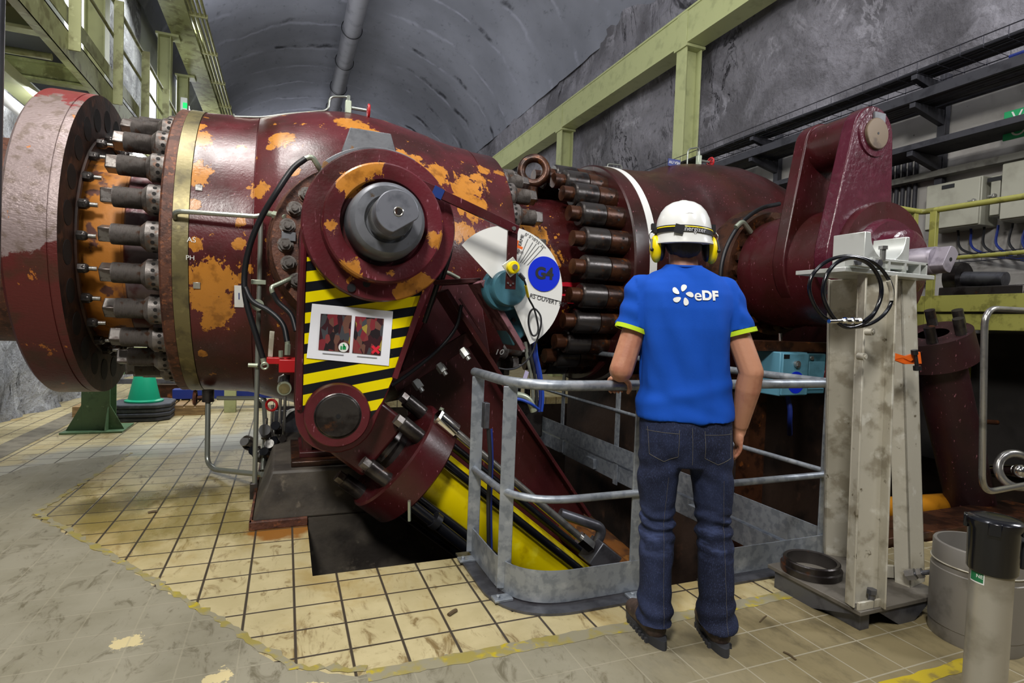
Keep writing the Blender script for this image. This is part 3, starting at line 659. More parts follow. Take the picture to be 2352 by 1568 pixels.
# lifting eye
t = thing('lifting_eye', 'rusty lifting eye bolt standing on top of the connecting pipe flange', 'lifting eye', (2.425, 5.600, 2.835))
q = V((2.253, 5.200, 2.811))
MB().torus(q, (.5, 1, 0), .125, .042, 40, 12).build('ring', m_oilrust, t)
MB().cyl(q + V((0, .02, -.15)), q + V((0, .1, -.5)), .06, .08).build('shank', m_oilrust, t)
# ---- valve 2
v2 = thing('upstream_valve', 'dark red upstream valve with bolted flange and white joint band', 'valve', (4.5, 5.6, .5))
MB().lathe(O2, AX, [(2.97, .8), (2.97, 1.155), (2.985, 1.17), (3.13, 1.172)], 144, False).build('flange', m_valve2, v2)
MB().lathe(O2, AX, [(3.13, 1.17), (3.132, 1.176), (3.208, 1.176), (3.21, 1.17)], 144, False).build('joint_band', m_white, v2)['label'] = 'white joint band'
MB().lathe(O2, AX, [(3.21, 1.17), (3.5, 1.18), (3.79, 1.21), (3.9, 1.26), (3.97, 1.295), (4.18, 1.343), (4.41, 1.366), (4.55, 1.38), (4.73, 1.385), (4.98, 1.35), (5.26, 1.28), (5.6, 1.17), (6.6, 1.15)], 144, False).build('body', m_valve2, v2, sharp=60)
def make_nut2(x0, zc):
    y = 4.6
    a = MB().lathe((x0, y, zc), (-1, 0, 0), [(0, .112), (.2, .112), (.205, .1)], 28).build('nut', m_oilrust, None)
    c = MB().lathe((x0-.2, y, zc), (-1, 0, 0), [(0, .1), (.015, .117), (.24, .117), (.255, .105)], 28).build('sleeve', m_oily, a)
    e = MB().cyl((x0-.45, y, zc), (x0-.56, y, zc), .072, n=24).build('stud_end', m_oilrust, a)
    hs = []
    for k in range(3):
        q = PI*(.75 + .25*k); cc = V((x0-.08, y+.112*math.cos(q), zc+.112*math.sin(q))); d = V((0, math.cos(q), math.sin(q)))
        hs.append(MB().cyl(cc-d*.004, cc+d*.0015, .012, n=8).build('tommy_hole', bpy.data.materials['hole_dark'], a))
    return [a, c, e, *hs]
S = make_nut2(2.97, 1.86)
S[0].parent = v2; S[0].matrix_parent_inverse = Matrix.Translation(-v2.location)
ring_of(S, v2, O2, 24, PI/12, .03)
T2 = V((4.4, 0, 1.86))
def at2(y, dx=0, dz=0): return (T2.x+dx, y, T2.z+dz)
MB().lathe(at2(4.5), (0, -1, 0), [(0, .68), (.15, .64), (.3, .6), (.34, .59), (.345, .4)], 96, False).build('trunnion_flange', m_oilrust, v2)
bl = MB().cyl(at2(4.155, -.5), at2(4.12, -.5), .05, n=6).build('bolt', m_oilrust, v2)
ring_of([bl], v2, at2(0), 24, PI/12, 0, roty)
# lever of valve 2: two cheeks, roller, pin
def hull2(c0, r0, c1, r1, y, n=26):
    pts = []
    for c, r in ((c0, r0), (c1, r1)):
        for k in range(n): pts.append((c[0]+r*math.cos(2*PI*k/n), c[1]+r*math.sin(2*PI*k/n)))
    pts = sorted(set((round(a, 5), round(b, 5)) for a, b in pts)); 
    def half(ps):
        h = []
        for p in ps:
            while len(h) > 1 and (h[-1][0]-h[-2][0])*(p[1]-h[-2][1]) - (h[-1][1]-h[-2][1])*(p[0]-h[-2][0]) <= 0: h.pop()
            h.append(p)
        return h
    lo, up = half(pts), half(pts[::-1]); return [(a, y, b) for a, b in lo[:-1] + up[:-1]]
L2 = thing('crank_lever', 'raised glossy violet-red lever arm with a brown pin at its top', 'lever', (4.5, 3.6, 1.3))
PIN2 = (4.24, 2.87); HB2 = (4.16, 1.9)
MB().prism(hull2(HB2, .36, PIN2, .22, 3.12), (0, .12, 0)).build('front_cheek', m_lever2, L2, .012)
MB().prism(hull2((4.3, 1.9), .46, PIN2, .22, 3.56), (0, .12, 0)).build('rear_cheek', m_maroon, L2, .012)
MB().cyl((4.24, 3.24, 2.87), (4.24, 3.56, 2.87), .2, n=40).build('roller', m_maroon, L2)
MB().lathe((4.24, 3.12, 2.87), (0, -1, 0), [(0, .175), (.012, .172)], 40).build('pin_collar', m_lever2, L2)
pn = MB().lathe((4.24, 3.11, 2.87), (0, -1, 0), [(0, .12), (.02, .12), (.024, .115)], 36).build('pin', LM('pin_brown', '70604e', .4, .3, [('54463a', 8, .5, .65)]), L2)
MB().cyl((4.24, 3.087, 2.87), (4.24, 3.084, 2.87), .01, n=10).build('centre_hole', m_black, pn)
MB().box((4.26, 3.1, 3.0), (.12, .02, .07)).build('locking_plate', m_gray, L2, .003)
MB().lathe((4.38, 4.12, 1.86), (0, -1, 0), [(0, .5), (.2, .52), (.26, .5), (1.0, .5), (1.06, .49)], 72).build('hub', m_maroon, L2)
MB().lathe((4.36, 3.12, 1.86), (0, -1, 0), [(0, .36), (.1, .35), (.13, .33), (.13, .26), (.24, .25), (.26, .22)], 64).build('boss', m_lever2, L2)
m_sh2 = LM('shaft_violet_grey', '9a939c', .42, .35, [('7c757e', 8, .5, .65)])
sh = MB().lathe((4.37, 3.0, 1.86), (0, -1, 0), [(0, .15), (.1, .15), (.11, .102), (.31, .102), (.318, .097)], 40).build('shaft', m_sh2, L2)
lens = []
for k in range(36):
    a = 2*PI*k/36; px, pz = .096*math.cos(a), .096*math.sin(a); q = px*.86 - pz*.5
    if abs(q) > .052: px, pz = px - (q - math.copysign(.052, q))*.86, pz + (q - math.copysign(.052, q))*.5
    lens.append((4.37+px, 2.69, 1.86+pz))
MB().prism(lens, (0, -.1, 0)).build('shaft_tang', m_sh2, sh, .003)
MB().cyl((4.37, 2.59, 1.86), (4.37, 2.587, 1.86), .014, n=14).build('centre_hole', m_black, sh)
t = thing('lever_link', 'thin dark red flat bar running down from the violet lever', 'bar', (3.753, 3.000, 0.934))
MB().bar((3.861, 3.050, 1.521), (3.783, 3.050, 0.928), .06, .015, (0, 1, 0)).build('bar', m_maroon, t, .002)
# bleed pipework on valve crowns
def bleed(lab, pts, vpos, wh, parent_loc):
    t = thing('bleed_line', lab, 'pipework', parent_loc)
    MB().tube(fillet(pts, .05), .009, 8).build('tube', m_tube, t)
    if vpos:
        v = V(vpos)
        b = MB().box(v, (.05, .05, .11)).build('valve_block', m_fitting, t, .006)
        MB().cyl(v+V((0, 0, .05)), v+V((0, 0, .1)), .016, n=6).build('fitting', m_tube, b)
        MB().cyl(v, v+V((.15, 0, 0)), .014, n=8).build('stem', m_tube, b)
        hw = V(wh); w = MB().torus(v+V((.17, 0, 0)), (1, 0, 0), .05, .011, 20, 6)
        for k in range(3): w.bar(v+V((.17, .05*math.cos(k*PI/3), .05*math.sin(k*PI/3))), v+V((.17, -.05*math.cos(k*PI/3), -.05*math.sin(k*PI/3))), .012, .008)
        w.build('handwheel', m_red, b)
        return t
    return t
bleed('thin steel bleed line and red-wheeled valve on the crown of the big peeling valve',
      [(-0.422, 5.100, 2.883), (-0.422, 5.100, 2.862), (-0.222, 5.100, 2.889), (-0.025, 5.100, 2.950), (0.298, 5.100, 3.034), (0.302, 5.100, 3.151), (0.455, 5.100, 3.178), (0.460, 5.100, 3.113)], (0.457, 5.100, 3.087), (1, 0, 0), (0.305, 5.100, 3.035))
bleed('thin steel bleed line and red-wheeled valve on the dark upstream valve hump', [(4.188, 5.300, 3.160), (4.190, 5.300, 3.336), (4.347, 5.300, 3.379), (4.352, 5.300, 3.281)], (4.349, 5.300, 3.231), (1, 0, 0), (4.200, 5.300, 3.161))
MB().tube(fillet([(3.217, 5.400, 2.986), (3.208, 5.400, 3.060), (3.384, 5.400, 3.070), (3.400, 5.400, 2.991)], .03), .007, 8).build('wire_handle', m_tube, v2)
t = thing('blue_tag', 'small blue tag with white writing on the upstream valve crown', 'tag', (4.081, 5.300, 3.116))
MB().span((3.932, 5.300, 3.115), V((4.095, 5.300, 3.196)) + V((0, .01, 0))).build('plate', m_bluedk, t)
text('AU VSH', .045, face_m(V((4.013, 5.300, 3.155)) - V((0, .004, 0)), (1, 0, 0), (0, 0, 1)), m_white, 'lettering', t)
MB().cyl((4.021, 5.300, 3.127), (4.024, 5.300, 3.069), .006, n=6).build('stem', m_tube, t)

t = thing('hydraulic_hose', 'black hose arching beside the bolted trunnion ring of the dark valve', 'hose', V((3.669, 4.100, 1.568)))
MB().tube(smooth_path([(4.439, 4.200, 2.548), (4.144, 4.150, 2.457), (3.869, 4.100, 2.279), (3.720, 4.100, 2.047), (3.670, 4.100, 1.806), (3.709, 4.100, 1.570)], 7), .02, 12).build('hose', m_black, t)
MB().tube(fillet([(3.801, 4.080, 2.242), (3.874, 4.080, 2.305), (4.018, 4.120, 2.224)], .04), .024, 10).build('end_fitting', m_fitting, t)
t = thing('limit_switch', 'small black limit switch on the trunnion ring of the dark valve', 'switch', V((3.933, 4.000, 1.777)))
MB().box((3.965, 4.050, 1.814), (.16, .08, .09)).build('housing', m_black, t, .008)
MB().cyl((3.951, 4.000, 1.738), (3.946, 4.000, 1.817), .014, n=10).build('plunger', m_white, t)
t = thing('valve_saddle', 'dark oily support block under the upstream valve', 'support', (4.6, 5.6, -2.6))
MB().span((3.4, 4.75, -2.59), (5.9, 6.5, .72)).build('block', LM('saddle_concrete', '3a2a20', .6, 0, [('1e1510', 2.5, .45, .65), ('50382a', 6, .6, .75)], (.4, 14)), t, .03)
MB().span((3.3, 4.65, .72), (6.0, 6.6, .8)).build('saddle_plate', m_oilrust, t, .01)
# ---------------------------------------------------------------- lever, servomotor, position indicator of the first valve
def hazard():
    N = NT('hazard_stripes'); x, y, z = N.xyz()[:3]
    v = N.math('ADD', N.math('MULTIPLY_ADD', x, -.2, z), 10 - HZ0 + .2*.1 + .027)
    f = N.math('FRACT', N.math('DIVIDE', v, .1095))
    k = N.math('MULTIPLY', N.step(f, 0, .02), N.step(f, .54, .52))
    c = N.mix(k, srgb('14151a'), srgb('e3d000'))
    c = N.mix(N.step(N.noise(18, detail=8, rough=.7), .66, .7), c, srgb('3a3520'))
    return N.done(c, .22, 0, .5)
HZ0 = V((0.095, 3.190, 1.426)).z + 10 - 10 + .1095*91 - .1095*91
m_hazard = hazard()
L1 = thing('crank_lever', 'red double lever with round boss, steel shaft and striped hazard panel', 'lever', (.465, 3.5, .55))
LB = (.27, .765); HB = (.465, 1.79)
MB().prism(hull2(HB, .40, LB, .215, 3.2), (0, .08, 0)).build('front_cheek', m_lever, L1, .008)
MB().prism(hull2(HB, .40, LB, .215, 3.72), (0, .08, 0)).build('rear_cheek', m_maroon_dk, L1, .008)
MB().cyl(at(4.12), at(3.28), .38, n=64).build('hub', m_maroon_dk, L1)
MB().lathe(at(3.2), (0, -1, 0), [(0, .405), (.11, .405), (.12, .398), (.12, .2)], 96, False).build('disc', m_lever, L1)
MB().lathe(at(3.08), (0, -1, 0), [(0, .315), (.09, .31), (.1, .3), (.1, .235), (.095, .225), (.03, .215), (.03, .1)], 96, False).build('raised_ring', m_lever, L1)
MB().lathe(at(3.06), (0, -1, 0), [(0, .2), (.16, .19), (.185, .183), (.2, .165), (.2, .12), (.17, .11), (.17, .05)], 72, False).build('bushing', LM('bushing_grey', '6c6e74', .4, .35, [('55575c', 5, .5, .65), ('4a3a24', 9, .66, .7)]), L1)
fl_ = [(.1*math.cos(2*PI*k/40), .1*math.sin(2*PI*k/40)) for k in range(40)]
sh = MB().cyl(at(2.95), at(2.74), .101, n=48).build('shaft', m_steel, L1)
D = V((.55, 0, -.83))
pts = []
for a, b in fl_:
    d = a*D.x + b*D.z
    if d > .072: a, b = a - (d-.072)*D.x, b - (d-.072)*D.z
    pts.append(at(2.745, a, b))
MB().prism(pts, (0, -.115, 0)).build('shaft_end', LM('shaft_face', '72747c', .38, .4, [('5c5e66', 8, .5, .65)]), sh, .004)
MB().cyl(at(2.6315, .005, .0), at(2.628, .005, 0), .02, n=20).build('centre_hole', m_oily, sh)
MB().torus(at(2.63, .005, 0), (0, 1, 0), .02, .004, 20, 6).build('hole_rim', m_steel, sh)
sg = [at(3.18, .44*math.cos(a), .44*math.sin(a)) for a in [PI*(.36+k*.02) for k in range(20)]]
MB().prism(sg + [at(3.18, -.33, .2), at(3.18, .25, .25)], (0, .1, 0)).build('upper_lobe', m_gray, L1, .004)['label'] = 'grey painted upper lobe'
MB().cyl(at(3.075, -.15, -.34), at(3.07, -.15, -.34), .022, n=16).build('bore', m_black, L1)
MB().cyl((0.393, 3.080, 1.477), V((0.393, 3.080, 1.477)) - V((0, .004, 0)), .02, n=16).build('bore', m_black, L1)
MB().prism([(0.094, 3.196, 1.606), (0.093, 3.196, 0.781), (0.242, 3.196, 0.772), (0.442, 3.196, 0.723), (0.511, 3.196, 0.829), (0.573, 3.196, 0.976), (0.725, 3.196, 1.441), (0.711, 3.196, 1.554)], (0, .004, 0)).build('hazard_panel', m_hazard, L1)['label'] = 'yellow and black striped panel'
rim = [(0.081, 3.190, 1.673), (0.075, 3.190, 1.352), (0.075, 3.190, 0.796)]
MB().tube(rim, .014, 6).build('edge_rim', m_lever, L1)
rr_ = MB().bar((0.733, 3.190, 1.461), (0.574, 3.190, 0.962), .03, .02, (0, 1, 0)).build('edge_rim', m_lever, L1)
MB().lathe((LB[0], 3.2, LB[1]), (0, -1, 0), [(0, .175), (.05, .172), (.06, .165)], 56).build('pin_boss', m_lever, L1)
pn = MB().lathe((LB[0], 3.141, LB[1]), (0, -1, 0), [(0, .115), (.012, .115), (.018, .108)], 48).build('pin', m_oily, L1)
MB().cyl((LB[0], 3.124, LB[1]), (LB[0], 3.12, LB[1]), .012, n=12).build('centre_hole', m_black, pn)
MB().torus((LB[0], 3.141, LB[1]), (0, 1, 0), .118, .006, 48, 6).build('pin_groove', m_oily, L1)
# laminated notice
t = thing('laminated_notice', 'white laminated notice with two photos taped on the striped panel', 'notice', V((0.320, 3.190, 1.073)))
def sheet(c, th=.002): 
    c = [V(p) for p in c]; return MB().prism(c, (0, th, 0))
sheet([(0.127, 3.190, 1.361), (0.556, 3.190, 1.337), (0.541, 3.190, 1.031), (0.106, 3.190, 1.071)]).build('sheet', PL('laminated_paper', 'e2e3ea', .12), t)
def snapshot(name, off):
    N = NT(name); v = N.n('TexVoronoi'); v.inputs['Scale'].default_value = 26
    mp = N.n('Mapping'); mp.inputs['Scale'].default_value = (1.6, .2, .8); mp.inputs['Location'].default_value = off
    N.t.links.new(N.tc.outputs['Object'], mp.inputs[0]); N.t.links.new(mp.outputs[0], v.inputs['Vector'])
    r = N.n('ValToRGB'); sx = N.n('SeparateColor'); N.t.links.new(v.outputs['Color'], sx.inputs[0]); N.t.links.new(sx.outputs[0], r.inputs[0])
    e = r.color_ramp; e.interpolation = 'CONSTANT'; e.elements[0].color = srgb('3c2428'); e.elements[1].position = .3; e.elements[1].color = srgb('7a3036')
    for p, c in ((.5, '2a2426'), (.62, '6a4a40'), (.75, '45464a'), (.88, '9a8840'), (.93, '7a3a3a')): e.elements.new(p).color = srgb(c)
    return N.done(r.outputs[0], .12)
s1 = sheet([(0.172, 3.186, 1.309), (0.332, 3.186, 1.306), (0.324, 3.186, 1.104), (0.164, 3.186, 1.116)], .002).build('photo', snapshot('photo_print', (0, 0, 0)), t)
s2 = sheet([(0.351, 3.186, 1.302), (0.506, 3.186, 1.294), (0.493, 3.186, 1.089), (0.340, 3.186, 1.102)], .002).build('photo', snapshot('photo_print_dark', (3, 0, 1)), t)
c = V((0.293, 3.183, 1.132))
g = MB().cyl(c, c + V((0, .001, 0)), .026, n=28).build('round_sticker', m_white, t)
th = MB().box(c + V((.004, -.001, -.004)), (.018, .001, .018)).box(c + V((.002, -.001, .009)), (.008, .001, .018), (0, -.4, 0)).box(c + V((-.012, -.001, -.004)), (.008, .001, .02))
th.build('thumbs_up', PL('green_ink', '10904a', .4), g)
c = V((0.465, 3.183, 1.121)); MB().box(c, (.055, .001, .014), (0, .8, 0)).box(c, (.055, .0012, .014), (0, -.8, 0)).build('red_cross', m_redpaint, t)
for a, b in (((741, 811), (789, 815)), ((820, 816), (866, 820))):
    p, q = V((0.186, 3.187, 1.097)), V((0.295, 3.187, 1.089))
    if a[0] > 800: p, q = V((0.366, 3.187, 1.083)), V((0.474, 3.187, 1.075))
    MB().bar(p, q, .001, .005).build('caption', PL('caption_grey', '8a8a90', .5) if a[0] < 800 else bpy.data.materials['caption_grey'], t)
# servomotor (axis down into the pit)
PV = V((.27, 3.5, .765)); DX = V((.775, 0, -.632)).normalized(); NX = V((.632, 0, .775)).normalized(); YX = V((0, 1, 0))
def sv(s, n=0, y=0): return PV + DX*s + NX*n + YX*y
t = thing('hydraulic_cylinder', 'yellow hydraulic cylinder with red flange slanting down into the pit', 'cylinder', (1.6, 3.5, -.9))
MB().prism([sv(-.19, .08, -.2), sv(-.19, -.08, -.2), sv(-.1, -.18, -.2), sv(.05, -.2, -.2), sv(.37, -.2, -.2), sv(.37, .2, -.2), sv(.05, .2, -.2), sv(-.1, .18, -.2)], (0, .4, 0)).build('clevis', m_maroon, t, .02)
MB().lathe(sv(.36), DX, [(0, .17), (.05, .17), (.05, .14), (.13, .14)], 40).build('gland', m_oily, t)
MB().lathe(sv(.47), DX, [(0, .14), (0, .36), (.012, .372), (.19, .372), (.2, .362), (.2, .14)], 80, False).build('head_flange', m_maroon, t)
MB().lathe(sv(.66), DX, [(0, .205), (2.0, .205)], 72).build('barrel', m_yellow, t)
MB().lathe(sv(.66), DX, [(0, .225), (.06, .225), (.07, .206)], 72, False).build('barrel_collar', m_yellow, t)
for k in range(6):
    a = PI*2*(k+.1)/6; o = NX*(.3*math.cos(a)) + YX*(.3*math.sin(a))
    nb = MB().cyl(sv(.47)+o, sv(.33)+o, .046, n=24).build('stud', m_oily, t)
    MB().cyl(sv(.33)+o, sv(.285)+o, .036, n=6).build('stud_end', m_studend, nb)
    MB().cyl(sv(.66)+o*.86, sv(2.6)+o*.86, .027, n=16).build('tie_rod', m_blackgloss, t)
a_, b_ = V((0.929, 3.300, 0.658)), V((1.914, 3.300, -0.168)); d_ = (b_-a_).normalized()
pp = MB().cyl(a_, b_, .026, n=20).build('pressure_pipe', m_steel, t)
MB().cyl(a_ - d_*.08, a_ + d_*.05, .054, n=24).cyl(a_ - d_*.1, a_ - d_*.08, .05, n=6).build('pipe_nut', m_chrome, pp)
MB().cyl(b_ - d_*.06, b_ + d_*.05, .046, n=6).build('pipe_nut', m_chrome, pp)
MB().box(b_ + d_*.15 + V((.02, .03, -.03)), (.2, .16, .17), (0, .68, 0)).build('port_block', m_steel_dk, t, .008)
MB().tube(fillet([b_ + d_*.15 + V((0, .05, .05)), b_ + d_*.15 + V((.05, .05, .16)), b_ + V((-.15, .1, .18))], .08), .035, 12).build('elbow_pipe', m_steel_dk, t)
a_, b_ = V((0.695, 3.200, 0.229)), V((1.295, 3.200, -0.288)); d_ = (b_-a_).normalized(); k_ = V((0.840, 3.200, 0.118))
pp = MB().cyl(a_, b_, .034, n=20).build('return_pipe', m_blackgloss, t)
MB().cyl(k_ - d_*.02, k_ + d_*.02, .05, n=24).build('clamp_ring', m_black, pp)
MB().tube([(0.671, 3.150, 0.262), (0.675, 3.150, 0.151)], .009, 8).build('drain_tube', m_fitting, t)
fit = MB()
MB().tube(fillet([(0.894, 3.400, 0.690), (0.904, 3.400, 0.730), (0.914, 3.400, 0.754)], .01), [.014]*len(fillet([(0.894, 3.400, 0.690), (0.904, 3.400, 0.730), (0.914, 3.400, 0.754)], .01)), 8).build('bleed_fitting', m_fitting, t)
# concrete plinth with steel foot
t = thing('concrete_plinth', 'oil-stained concrete plinth at the edge of the pit under the lever', 'plinth', (.3, 4.4, 0))
b = MB()
q8 = [(-.165, 3.68, .04), (1.15, 3.68, .04), (1.15, 5.3, .04), (-.165, 5.3, .04), (-.065, 3.73, .33), (1.05, 3.73, .33), (1.05, 5.2, .33), (-.065, 5.2, .33)]
vv = [b.bm.verts.new(p) for p in q8]
for f in ((0, 1, 2, 3), (4, 5, 6, 7), (0, 1, 5, 4), (1, 2, 6, 5), (2, 3, 7, 6), (3, 0, 4, 7)): b.bm.faces.new([vv[i] for i in f])
b.build('block', m_concrete_dk, t, .015)
MB().span((.155, 3.68, -.6), (1.15, 3.745, .04)).build('pit_face', m_concrete_dk, t)
MB().span((-.18, 3.655, 0), (.15, 3.7, .05)).span((-.18, 3.655, 0), (-.165, 5.3, .05)).build('base_skirt', m_rust, t, .004)
MB().span((.05, 3.8, .33), (.7, 4.5, .365)).build('bearing_plate', m_oilrust, t, .005)
ft = MB().span((.12, 3.95, .365), (.18, 4.4, .95)).span((.5, 3.95, .365), (.56, 4.4, .95)).span((.12, 4.15, .365), (.56, 4.2, .95)).span((.1, 3.9, .365), (.6, 4.4, .4)).build('valve_foot', m_maroon_dk, t, .004)
# red support frame carrying the position indicator
t = thing('gauge_support', 'dark red welded frame of plates between the lever and the guard rail', 'frame', (1.2, 4.0, -.4))
MB().prism([(0.766, 3.950, 0.967), (1.045, 3.950, 1.563), (1.308, 3.950, 1.562), (1.441, 3.950, 0.912), (2.258, 3.950, -0.180), (2.320, 3.950, -0.658), (1.559, 3.950, -0.560), (1.164, 3.950, -0.055), (0.826, 3.950, 0.535)], (0, .03, 0)).build('gusset', m_maroon_dk, t, .004)
MB().bar((1.462, 3.930, 0.875), (2.268, 3.930, -0.210), .025, .16, (0, 1, 0)).build('edge_flange', m_maroon_dk, t, .003)
MB().bar((0.957, 3.700, 1.492), (1.359, 3.700, 0.931), .03, .3, (0, 1, 0)).build('side_flange', m_maroon_dk, t, .004)
MB().bar((0.661, 3.680, 0.862), (1.205, 3.680, 1.208), .1, .025, (0, 1, 0)).build('cross_flange', m_maroon_dk, t, .004)
MB().bar((0.894, 3.600, 1.536), (1.172, 3.500, 1.562), .03, .25, (0, 1, 0)).build('top_plate', m_maroon_dk, t, .004)
for px in ((1.136, 3.660, 1.068), (0.978, 3.660, 0.964), (0.823, 3.660, 0.854)):
    c = V(px); d = V((.5, -.4, -.75)).normalized()
    MB().cyl(c - d*.05, c + d*.012, .03, n=6).cyl(c + d*.012, c + d*.04, .016, n=10).build('bolt', m_alubright, t)
MB().bar((1.101, 3.380, 1.543), (1.388, 3.380, 1.132), .035, .26, (0, 1, 0)).build('mounting_plate', LM('lit_pink_plate', '7d555c', .5, 0, [('4c2a30', 8, .5, .6)]), t, .003)  # maroon plate, its pinkish lit edge is painted into the base colour
MB().bar((1.088, 3.700, 1.449), (1.262, 3.700, 1.218), .012, .012).build('brace_rod', m_maroon_dk, t)
# position indicator
PI_Y = 3.22; PC = V((1.245, PI_Y, 1.505))
t = thing('position_indicator', 'white fan-shaped position dial with a round blue sticker', 'dial', (1.25, 3.3, 1.2))
arc = [PC + V((.378*math.cos(math.radians(a)), 0, .378*math.sin(math.radians(a)))) for a in [141 - k*(204.4/48) for k in range(49)]]
MB().prism([PC + V((-.03, 0, -.005)), *arc, PC + V((.03, 0, -.06))], (0, .005, 0)).build('dial_plate', m_white, t)
dk = V((1.490, 3.214, 1.609)); ds = MB().cyl(dk + V((0, .004, 0)), dk, .109, n=56).build('sticker', m_sticker, t)
ds['label'] = 'round blue sticker reading G4'
text('G4', .1, face_m(dk - V((0, .001, 0)), (1, 0, .0), (0, 0, 1)), m_ink, 'lettering', ds, bold=.004)
def dtext(s, p, q, size):
    p, q = V(p), V(q); d = (q-p).normalized(); text(s, size, face_m((p+q)/2, d, V((0, -1, 0)).cross(d)), m_ink, 'lettering', t, .0004)
def rtext(s, ang, r, size, along=False):
    a = math.radians(ang); e = V((math.cos(a), 0, math.sin(a))); tn = V((math.sin(a), 0, -math.cos(a)))
    o = V((PC.x, 3.217, PC.z)) + e*r
    text(s, size, face_m(o, e, -tn) if along else face_m(o, tn, e), m_ink, 'lettering', t, .0004)
for s, a in (('0°', 70.5), ('5°', 66), ('10°', 61.3), ('15°', 56), ('22°', 49.5)): rtext(s, a, .355, .027)
rtext('RS FERME', 74.5, .285, .03, True)
dtext('RS OUVERT 90°', (1.438, 3.217, 1.462), (1.614, 3.217, 1.427), .038)
for p, q in (((1.315, 3.217, 1.675), (1.373, 3.217, 1.818)), ((1.329, 3.217, 1.668), (1.406, 3.217, 1.799)), ((1.341, 3.217, 1.666), (1.430, 3.217, 1.791)), ((1.353, 3.217, 1.661), (1.451, 3.217, 1.779)), ((1.374, 3.217, 1.655), (1.473, 3.217, 1.765)), ((1.419, 3.217, 1.480), (1.611, 3.217, 1.444))):
    MB().bar(p, q, .0025, .001, (0, 1, 0)).build('scale_line', m_ink, t)
MB().box((1.303, 3.190, 1.758), (.05, .002, .016), (0, .25, 0)).box(V((1.288, 3.190, 1.773)), (.016, .003, .05), (0, .25, 0)).build('marker_tape', m_orangetag, t)['label'] = 'orange tape marker'
t = thing('gear_box', 'blue-green gear box behind the white dial', 'gear box', (1.2, 3.4, 1.15))
MB().prism([(1.140, 3.300, 1.522), (1.262, 3.300, 1.570), (1.386, 3.300, 1.413), (1.412, 3.300, 1.220), (1.340, 3.300, 1.147)], (0, .2, 0)).build('casing', m_teal, t, .012)
MB().lathe(PC + V((0, .08, 0)), (0, -1, 0), [(0, .138), (.06, .138), (.07, .132), (.07, .112), (.13, .11), (.14, .102)], 48).build('dial_hub', m_teal, t)
for px in ((1.323, 3.295, 1.314), (1.208, 3.295, 1.431), (1.153, 3.295, 1.504)): MB().cyl(V(px), V(px) - V((0, .02, 0)), .012, n=10).build('bolt', m_oily, t)
t = thing('pointer_linkage', 'slender dark red linkage bar with blue tape joining lever and dial', 'linkage', V((1.217, 3.050, 1.502)))
MB().bar((0.421, 3.020, 2.094), (1.224, 3.020, 1.828), .052, .018, (0, 1, 0)).build('link_bar', m_maroon, t, .002)
MB().bar((0.719, 3.018, 1.995), (0.773, 3.018, 1.973), .057, .024, (0, 1, 0)).build('tape_wrap', m_bluetape, t)['label'] = 'blue tape wrap'
MB().bar((1.203, 3.050, 1.847), (1.201, 3.050, 1.491), .06, .016, (0, 1, 0)).build('pointer_arm', m_maroon, t, .002)
for px, r in (((1.192, 3.000, 1.834), .012), ((0.434, 3.000, 2.077), .022)): MB().cyl(V(px) + V((0, .03, 0)), px, r, n=12).build('pivot_bolt', m_steel, t)
for px in ((1.196, 3.040, 1.513), (1.180, 3.040, 1.525), (1.212, 3.040, 1.524)): MB().cyl(V(px), V(px) - V((0, .006, 0)), .006, n=8).build('rivet', m_steel, t)
t = thing('angle_sensor', 'yellow-ringed sensor on a square plate in the middle of the dial', 'sensor', V((1.204, 3.030, 1.620)))
c = V((1.196, 3.030, 1.617)); MB().box(c, (.085, .008, .085), (0, PI/4+.1, 0)).build('plate', m_alubright, t, .002)
c = V((1.195, 3.000, 1.613)); MB().lathe(c + V((0, .02, 0)), (0, -1, 0), [(0, .036), (.03, .036), (.035, .03)], 28).build('ring', m_yellowmuff, t)
MB().cyl(c, c - V((0, .03, 0)), .016, n=16).build('cap', m_steel, t)
MB().cyl((1.234, 3.000, 1.578), (1.265, 3.000, 1.548), .012, n=12).build('plug', m_black, t)
cp = smooth_path([(1.262, 3.000, 1.550), (1.299, 3.050, 1.519), (1.349, 3.120, 1.450), (1.411, 3.170, 1.385), (1.451, 3.190, 1.279), (1.441, 3.190, 1.230), (1.411, 3.190, 1.229), (1.385, 3.190, 1.298), (1.387, 3.180, 1.363), (1.414, 3.170, 1.388), (1.454, 3.170, 1.347), (1.459, 3.170, 1.280), (1.442, 3.200, 1.170), (1.401, 3.200, 1.083), (1.331, 3.200, 1.026), (1.259, 3.200, 1.012), (1.202, 3.200, 1.020)], 6)
MB().tube(cp, .006, 8).build('lead', m_cable, t)
MB().cyl((1.294, 3.045, 1.519), (1.343, 3.115, 1.457), .0085, n=8).build('lead_sleeve', m_yellowmuff, t)
t = thing('cable_drop', 'bundle of blue and grey cables hanging below the tip of the white dial', 'cable', V((1.520, 3.300, 0.731)))
for k, (m_, off) in enumerate(((m_bluedk, 0), (m_blue, .02), (m_cable, -.03), (m_tube, -.06))):
    MB().tube(smooth_path([V(p) + V((off, off*.3, 0)) for p in ((1.468, 3.300, 1.180), (1.484, 3.300, 1.082), (1.514, 3.300, 0.970), (1.535, 3.300, 0.829), (1.530, 3.300, 0.730))], 5), .011, 8).build('cable', m_, t)
